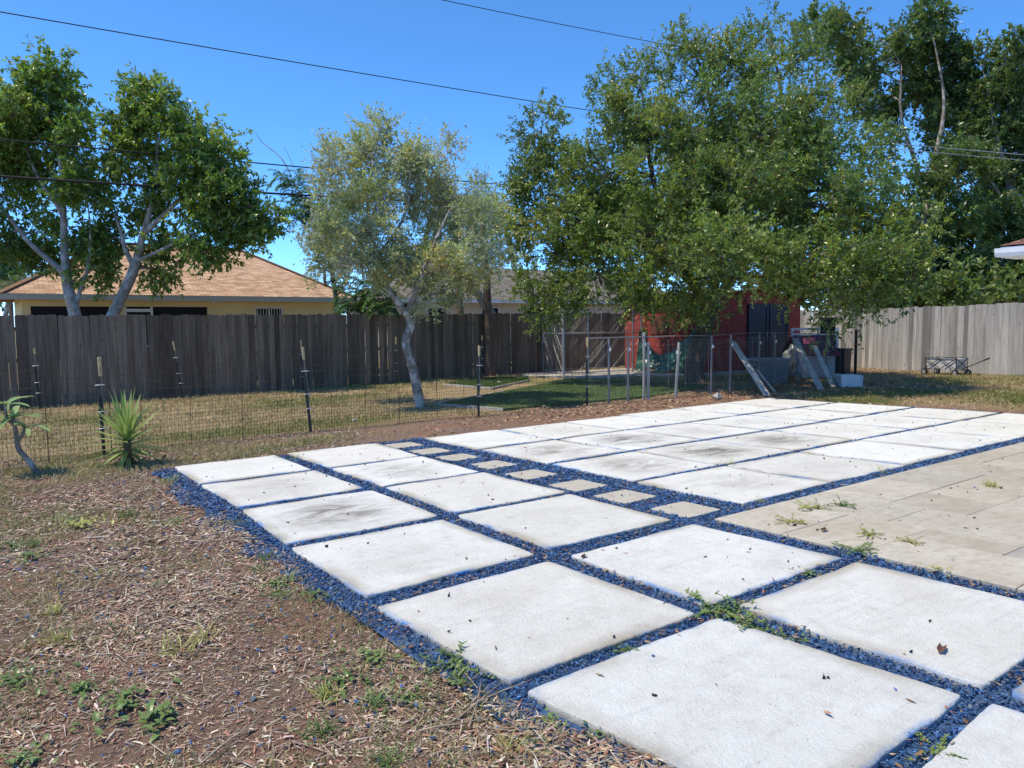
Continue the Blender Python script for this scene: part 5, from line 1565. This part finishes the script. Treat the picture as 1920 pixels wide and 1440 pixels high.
poinciana('feathery green tree between the left trees and the thin tree', 600, 23.5, [([(640, pyg(640, 23.5)), (630, 560), (610, 460), (585, 400), (555, 350)], .10, .02), ([(610, 460), (640, 400), (660, 340)], .05, .015), ([(555, 350), (530, 300), (490, 265), (478, 245)], .02, .006), ([(560, 340), (545, 300), (530, 270)], .012, .005)],
          [(560, 350, 34, 40), (580, 392, 44, 70), (545, 400, 24, 20), (620, 420, 44, 50), (640, 480, 44, 50), (530, 335, 16, 10), (610, 450, 30, 26), (640, 530, 24, 20)], 61)
poinciana('low feathery bush rising just above the dark fence, left of the thin trunk', 692, 22.6, [([(695, pyg(695, 22.6)), (692, 600), (690, 560)], .06, .02)], [(690, 560, 34, 80), (660, 575, 24, 36), (725, 575, 22, 36), (700, 535, 22, 30), (800, 520, 60, 80), (840, 470, 50, 50)], 63)


def palm(label, px, dp, top, n, L, tr_r, seed, hang, col, pl=.5, pw=.03, nl=46, trunk=None, droop=1.7):
    r = np.random.default_rng(seed); bs = on_ground(px, dp); c = at(top[0], top[1], dp)
    root = thing('palm_tree', label, 'tree', tuple(bs), 0)
    q = spline([bs, (bs + c) / 2 + np.array([.08, 0, 0]), c] if trunk is None else trunk, 6)
    rel(MB().tube(q, list(np.linspace(tr_r * 1.15, tr_r * .8, len(q))), 10).build('trunk', M['bark_palm'], smooth=True), root)
    A_ = acc_()
    for k in range(n):
        a = 2 * math.pi * k / n + r.normal(0, .15); e = r.uniform(.15, 1.25)
        d = np.array([math.cos(a) * math.cos(e), math.sin(a) * math.cos(e), math.sin(e)])
        frond(A_, c + np.array([0, 0, .05]), d, L * r.uniform(.8, 1.1), droop * r.uniform(.8, 1.25), nl, pl, pw, hang, np.array(col[r.integers(len(col))]), r, .6, .022)
    fronds_to(root, A_, M['leaf_dull'], M['twig'])
    return root


PALMC = [(.11, .18, .10), (.14, .21, .11), (.10, .16, .10), (.17, .23, .11)]
palm('queen palm with drooping feathery fronds behind the thin tree', 917, 24.5, (903, 405), 15, 2.5, .13, 71, .9, PALMC, .62, .032, 52)
palm('second queen palm rising close behind the thin tree crown', 862, 25.5, (852, 395), 14, 2.4, .14, 73, .9, PALMC, .62, .032, 52)
palm('small far palm tip above the right end of the tan roof', 612, 46, (608, 505), 11, 1.9, .12, 75, .35, [(.16, .17, .09), (.12, .15, .07)], .5, .045, 30, droop=1.2)
palm('small far palm at the left edge beside the tan roof', 20, 40, (18, 535), 11, 1.6, .12, 77, .35, [(.10, .15, .05), (.12, .17, .06)], .5, .05, 30, droop=1.2)
# leaning palm stem just beyond the fence
lp = thing('leaning_palm_stem', 'bare ringed palm stem leaning over the dark fence beside the queen palm', 'palm stem', tuple(on_ground(945, 25.5)))
q = spline([on_ground(945, 25.5), at(925, 600, 25.5), at(908, 570, 25.5), at(893, 545, 25.5), at(880, 520, 25.5)], 6)
rad = [.17 * (1 + .05 * (i % 2)) * (1 - .012 * i) for i in range(len(q))]
rel(MB().tube(q, rad, 12).build('stem', M['bark_grey'], smooth=True), lp)

# ------------------------------------------------------------------ garden plants
def sword(mb, p, d, L, w, bend, seg=5, keel=.25):
    d = Vector(d).normalized(); side = d.cross(Vector((0, 0, 1)))
    if side.length < .01: side = Vector((1, 0, 0))
    side.normalize(); q = Vector(p); b = len(mb.v); dd = d.copy()
    prof = [.75, 1.0, .95, .75, .45, .02] if seg == 5 else [.3 + .7 * math.sin(math.pi * min(1, .12 + .86 * i / seg)) if i < seg else .02 for i in range(seg + 1)]
    for i in range(seg + 1):
        nrm = side.cross(dd).normalized(); ww = w * prof[i] / 2
        mb.v += [tuple(q - side * ww + nrm * ww * keel), tuple(q), tuple(q + side * ww + nrm * ww * keel)]
        q = q + dd * (L / seg); dd = (dd + Vector((0, 0, -bend / seg))).normalized()
    for i in range(seg):
        o = b + i * 3; mb.f += [(o, o + 1, o + 4, o + 3), (o + 1, o + 2, o + 5, o + 4)]


def blade_mat(name, c1, c2, trans=.2):
    t = NT(name); oi = t.new('ShaderNodeObjectInfo')
    n = t.noise(t.coord(), 3, 3)
    c = t.mix(t.ramp(oi.outputs['Random'], [(0, 0), (1, 1)]), c1, c2)
    c = t.mix(1.0, c, t.ramp(n, [(.3, .8), (.7, 1.2)]), 'MULTIPLY')
    t.base(c).set(Roughness=.35, Specular_IOR_Level=.5)
    tr = t.new('ShaderNodeBsdfTranslucent'); mx_ = t.new('ShaderNodeMixShader'); mx_.inputs[0].default_value = trans
    t.to(c, tr.inputs[0]); t.to(t.p.outputs[0], mx_.inputs[1]); t.to(tr.outputs[0], mx_.inputs[2]); t.to(mx_.outputs[0], t.out.inputs[0])
    return t.m


M['yucca'] = blade_mat('yucca_leaf', (.26, .36, .10), (.44, .54, .18), .35)
M['yucca_old'] = blade_mat('yucca_old_leaf', (.30, .34, .10), (.34, .28, .14))
M['frangi'] = blade_mat('frangipani_leaf', (.26, .40, .14), (.42, .56, .25), .4)
yr = random.Random(5)
YU = thing('yucca_plant', 'spiky green yucca in the bare ground before the wire fence', 'plant', (1.41, 10.42, g(1.41, 10.42) - .03))
MB().tube([(0, 0, -.05), (.005, 0, .18), (0, .005, .36), (0, 0, .46)], [.05, .045, .04, .03], 8).build('stem', M['bark_palm'], YU, smooth=True)
for k in range(84):
    f = k / 83; e = -.75 + 2.2 * f ** .9; a = k * 2.399 + yr.uniform(-.2, .2)
    mb = MB(); z = .10 + .36 * f ** .8; L_ = yr.uniform(.42, .60) * (1.0 if f > .15 else .8)
    d = (math.cos(a) * math.cos(e), math.sin(a) * math.cos(e), math.sin(e))
    sword(mb, (math.cos(a) * .03, math.sin(a) * .03, z), d, L_, yr.uniform(.046, .062), .28 if e > 0 else .1)
    mb.build('leaf', M['yucca'] if f > .14 else M['yucca_old'], YU)
FR = thing('frangipani_plant', 'small frangipani with bent bare stem and long leaves at the left', 'plant', (.47, 10.49, g(.47, 10.49) - .03))
stem = [np.array(p) for p in ((0, 0, -.05), (-.10, .02, .16), (-.20, .03, .33), (-.215, .03, .52), (-.235, .03, .70))]
MB().tube(spline(stem, 5), list(np.linspace(.036, .022, 21)), 8).build('stem', M['bark_mid'], FR, smooth=True)
MB().tube(spline([(-.205, .03, .42), (-.15, .02, .50), (-.13, .03, .58)], 4), list(np.linspace(.022, .016, 9)), 7).build('branch', M['bark_mid'], FR, smooth=True)
MB().tube(spline([(-.23, .03, .62), (-.30, .0, .72), (-.30, .02, .86)], 4), list(np.linspace(.022, .015, 9)), 7).build('branch', M['bark_mid'], FR, smooth=True)
for tip, n_, sd_ in (((-.235, .03, .70), 9, 1), ((-.13, .03, .58), 6, 2), ((-.30, .02, .86), 9, 3)):
    for k in range(n_):
        a = k * 2.399 + sd_; e = yr.uniform(-.1, .65)
        mb = MB(); sword(mb, tip, (math.cos(a) * math.cos(e), math.sin(a) * math.cos(e), math.sin(e)), yr.uniform(.30, .46), yr.uniform(.06, .085), yr.uniform(.4, 1.1), 8, .3)
        mb.build('leaf', M['frangi'], FR, smooth=True)

# ------------------------------------------------------------------ weeds, one by one
M['weed'] = blade_mat('weed_leaf', (.14, .22, .06), (.22, .30, .09), .3)
M['weed_y'] = blade_mat('weed_leaf_yellow', (.36, .38, .09), (.46, .44, .14), .3)
WEEDS = [('g', .70, 3.87, .95, 1), ('g', .84, 3.97, .8, 1), ('g', .23, 4.42, .6, 1), ('g', .83, 5.06, .5, 0), ('g', 1.36, 4.37, .6, 0), ('g', 1.14, 2.99, .5, 1), ('g', .99, 2.72, .55, 0), ('g', 1.25, 2.79, .6, 0), ('g', 1.52, 2.16, .5, 1), ('g', 1.11, 2.35, .6, 0), ('g', 1.5, 4.6, .6, 0),
         ('g', .24, 4.95, .5, 1), ('g', 1.26, 6.77, .7, 0), ('g', .52, 7.42, .9, 0), ('g', .22, 6.8, .7, 0), ('g', .98, 7.41, .7, 0), ('g', 1.61, 8.84, .8, 1), ('g', 3.15, 9.3, .9, 0), ('g', 1.55, 5.2, .5, 0), ('g', 1.42, 4.95, .5, 0),
         ('b', .40, 3.46, 1.0, 0), ('b', .47, 3.23, 1.0, 0), ('b', .26, 3.69, .8, 0), ('b', .04, 4.0, .8, 0), ('b', .03, 3.2, .8, 0), ('b', 1.43, 3.17, .8, 0), ('b', 1.22, 3.06, .8, 0), ('b', 1.37, 2.74, .6, 0), ('b', .58, 7.2, 1.1, 1), ('b', .08, 6.82, .9, 0), ('b', .2, 6.35, .9, 0), ('b', 1.42, 4.57, .7, 0), ('b', 1.53, 4.23, .7, 0),
         ('s', 1.71, 2.84, 1.0, 0), ('s', 3.16, 2.56, 1.1, 0), ('s', 3.19, 2.43, 1.0, 0), ('s', 3.14, 2.23, .9, 0), ('b', 4.07, 2.60, .8, 0), ('s', 3.12, 2.12, .6, 0), ('s', 2.42, 2.54, .6, 0), ('b', 1.74, 2.22, .6, 0), ('b', 1.82, 2.02, .6, 0), ('s', 2.68, 1.22, .6, 0),
         ('s', 5.51, 3.51, .8, 1), ('s', 5.78, 3.40, .7, 0), ('s', 5.0, 3.37, .7, 1), ('s', 5.11, 2.79, .6, 1), ('s', 5.14, 2.52, .5, 1), ('b', 4.68, 2.12, .5, 1), ('g', 7.49, 2.95, .7, 1), ('s', 4.68, 2.65, .8, 0), ('g', 3.92, 8.36, .8, 1), ('g', 6.75, 5.34, .9, 1), ('g', 7.55, 4.02, .8, 1), ('g', 5.5, 4.0, .7, 1)]
kinds = {'g': ('grass_tuft', 'tuft', 'grass tuft'), 'b': ('broadleaf_weed', 'weed', 'low leafy weed'), 's': ('creeping_weed', 'weed', 'creeping weed')}


def place_words(x, y, yel):
    c = 'yellow green' if yel else 'green'
    if x > 4.65 and y < 3.85: w = 'in a joint of the beige stone terrace'
    elif x > 1.68 and y < 9.9: w = 'in a gravel joint between white slabs'
    elif y > 6: w = 'in the far mulch near the yucca and frangipani'
    elif x > 1.05: w = 'in the mulch beside the blue gravel border'
    else: w = 'in the open mulch at the lower left'
    return c, w


wcount = {}
for (kd, x, y, s_, yel) in WEEDS:
    s_ *= 1.5 if x < 1.7 else 1.2
    nm, ct, word = kinds[kd]; c, w = place_words(x, y, yel)
    lab = '%s %s growing %s' % (c, word, w)
    gz0 = g(x, y) + (-.035 if not (x > 4.65 and y < 3.85) else 0)
    root = thing(nm, lab, ct, (x, y, gz0), yr.uniform(0, 6), kinds[kd][2] + 's scattered over the yard'); wcount.setdefault(lab, []).append(root)
    mb = MB(); mt = M['weed_y'] if yel else M['weed']
    if kd == 'g':
        for k in range(60):
            a = yr.uniform(0, 6.283); e = yr.uniform(.2, 1.3); sword(mb, (yr.gauss(0, .035) * s_, yr.gauss(0, .035) * s_, 0), (math.cos(a) * math.cos(e), math.sin(a) * math.cos(e), math.sin(e)), yr.uniform(.05, .13) * s_, .0055, 1.0)
    elif kd == 'b':
        for k in range(46):
            a = yr.uniform(0, 6.283); rr = abs(yr.gauss(0, .075)) * s_; e = yr.uniform(.05, .8); a2 = yr.uniform(0, 6.283)
            sword(mb, (math.cos(a) * rr, math.sin(a) * rr, yr.uniform(.008, .035) * s_), (math.cos(a2) * math.cos(e), math.sin(a2) * math.cos(e), math.sin(e)), yr.uniform(.018, .046) * s_, yr.uniform(.010, .02) * s_, .9, 5, .2)
    else:
        for k in range(9):
            a = yr.uniform(0, 6.283); p = Vector((0, 0, .006)); d = Vector((math.cos(a), math.sin(a), .25))
            for j in range(8):
                q = p + d.normalized() * .02 * s_; mb.tube([p, q], .0018, 3, False); p = q; d = d + Vector((yr.gauss(0, .25), yr.gauss(0, .25), yr.gauss(-.05, .15))); d.z = max(d.z, -.05) if p.z > .01 else max(d.z, .1)
                for _ in range(3):
                    b_ = yr.uniform(0, 6.283); sword(mb, p, (math.cos(b_), math.sin(b_), yr.uniform(0, .8)), yr.uniform(.016, .032) * s_, .010 * s_, .3, 5, .2)
    mb.build('leaves', mt, root)['kind'] = 'stuff'

ORD = ['leftmost', 'second', 'third', 'fourth', 'fifth', 'sixth', 'seventh', 'eighth', 'ninth']
for lab, rs_ in wcount.items():
    if len(rs_) < 2: continue
    rs_.sort(key=lambda o: float((np.array(o.location) - [0, 0, HCAM]) @ RT / ((np.array(o.location) - [0, 0, HCAM]) @ FW)))
    for i, o in enumerate(rs_):
        o['label'] = ('leftmost ' if i == 0 else 'rightmost ' if i == len(rs_) - 1 else ORD[i] + ' from left ') + lab.replace(' growing', '')

# ------------------------------------------------------------------ sticks, a curled leaf, pale pebbles and debris
sr = random.Random(8)
for i, (x, y, a, L_, lab) in enumerate([(1.38, 2.42, .4, .42, 'longest grey twig of the heap beside the nearest slab'), (1.55, 2.50, .1, .34, 'grey twig crossing the heap by the gravel border'), (1.46, 2.36, .9, .36, 'bent twig lying across the heap near the slab'), (1.28, 2.46, -.3, .30, 'thin twig at the left of the heap'), (.35, 5.0, .5, .45, 'pale stick lying alone in the mulch at left'), (1.3, 6.0, .2, .40, 'pale curved stick in the mulch beside the blue border'), (.55, 2.75, .6, .35, 'short twig at the bottom edge of the mulch')]):
    pts = [Vector((k * L_ / 4 * math.cos(a) + sr.gauss(0, .006), k * L_ / 4 * math.sin(a) + sr.gauss(0, .006), .006 + sr.uniform(0, .008))) for k in range(5)]
    o = MB().tube(pts, [.004, .0042, .0038, .003, .002], 5).build('twig', M['straw'], None, (x, y, g(x, y) - .022), smooth=True)
    tag(o, lab, 'twig', 'twigs lying in the mulch')
for x, y, a, L_, lab in ((3.51, 1.56, .3, .085, 'curled brown bark chip on the large white slab at right'), (4.98, 3.06, .1, .075, 'brown bark chip lying on the beige terrace'), (3.2, 3.70, .4, .06, 'dark bark chip on the edge of a white slab by the terrace corner')):
    mb = MB(); n_ = 7
    for j in range(5):
        for i in range(n_):
            u, v = i / (n_ - 1) - .5, j / 4 - .5
            mb.v.append((u * L_ + .004 * math.sin(j * 2.1 + i), v * L_ * .45 * (1 - abs(u) * .5), .004 + .012 * (v * 2) ** 2 + .006 * abs(u)))
    for j in range(4):
        for i in range(n_ - 1): o_ = j * n_ + i; mb.f.append((o_, o_ + 1, o_ + n_ + 1, o_ + n_))
    o = mb.build('bark_chip', plain('bark_chip', (.13, .065, .045), .85, var=.3, scale=40), None, (x, y, g(x, y) + .004), (0, 0, a), smooth=True); tag(o, lab, 'bark chip')
for i, (x, y, s_, lab) in enumerate([(12.0, 17.6, .16, 'pale round stone at the edge of the small turf mat'), (9.3, 12.0, .10, 'pale stone lying by the turf edge behind the wire fence'), (5.4, 12.6, .09, 'pale stone in the dry grass left of the thin tree'), (14.6, 12.1, .2, 'pale rubble lump at the oak trunk foot'), (13.0, 10.6, .22, 'flat pale stone on the leaf litter near the fence')]):
    V, F = stones(np.array([[0, 0, s_ * .25]]), np.array([s_]), .6)
    o = link('stone', np_mesh('stone', V, F, M['concrete']), None, (x, y, g(x, y) - .02)); tag(o, lab, 'stone')
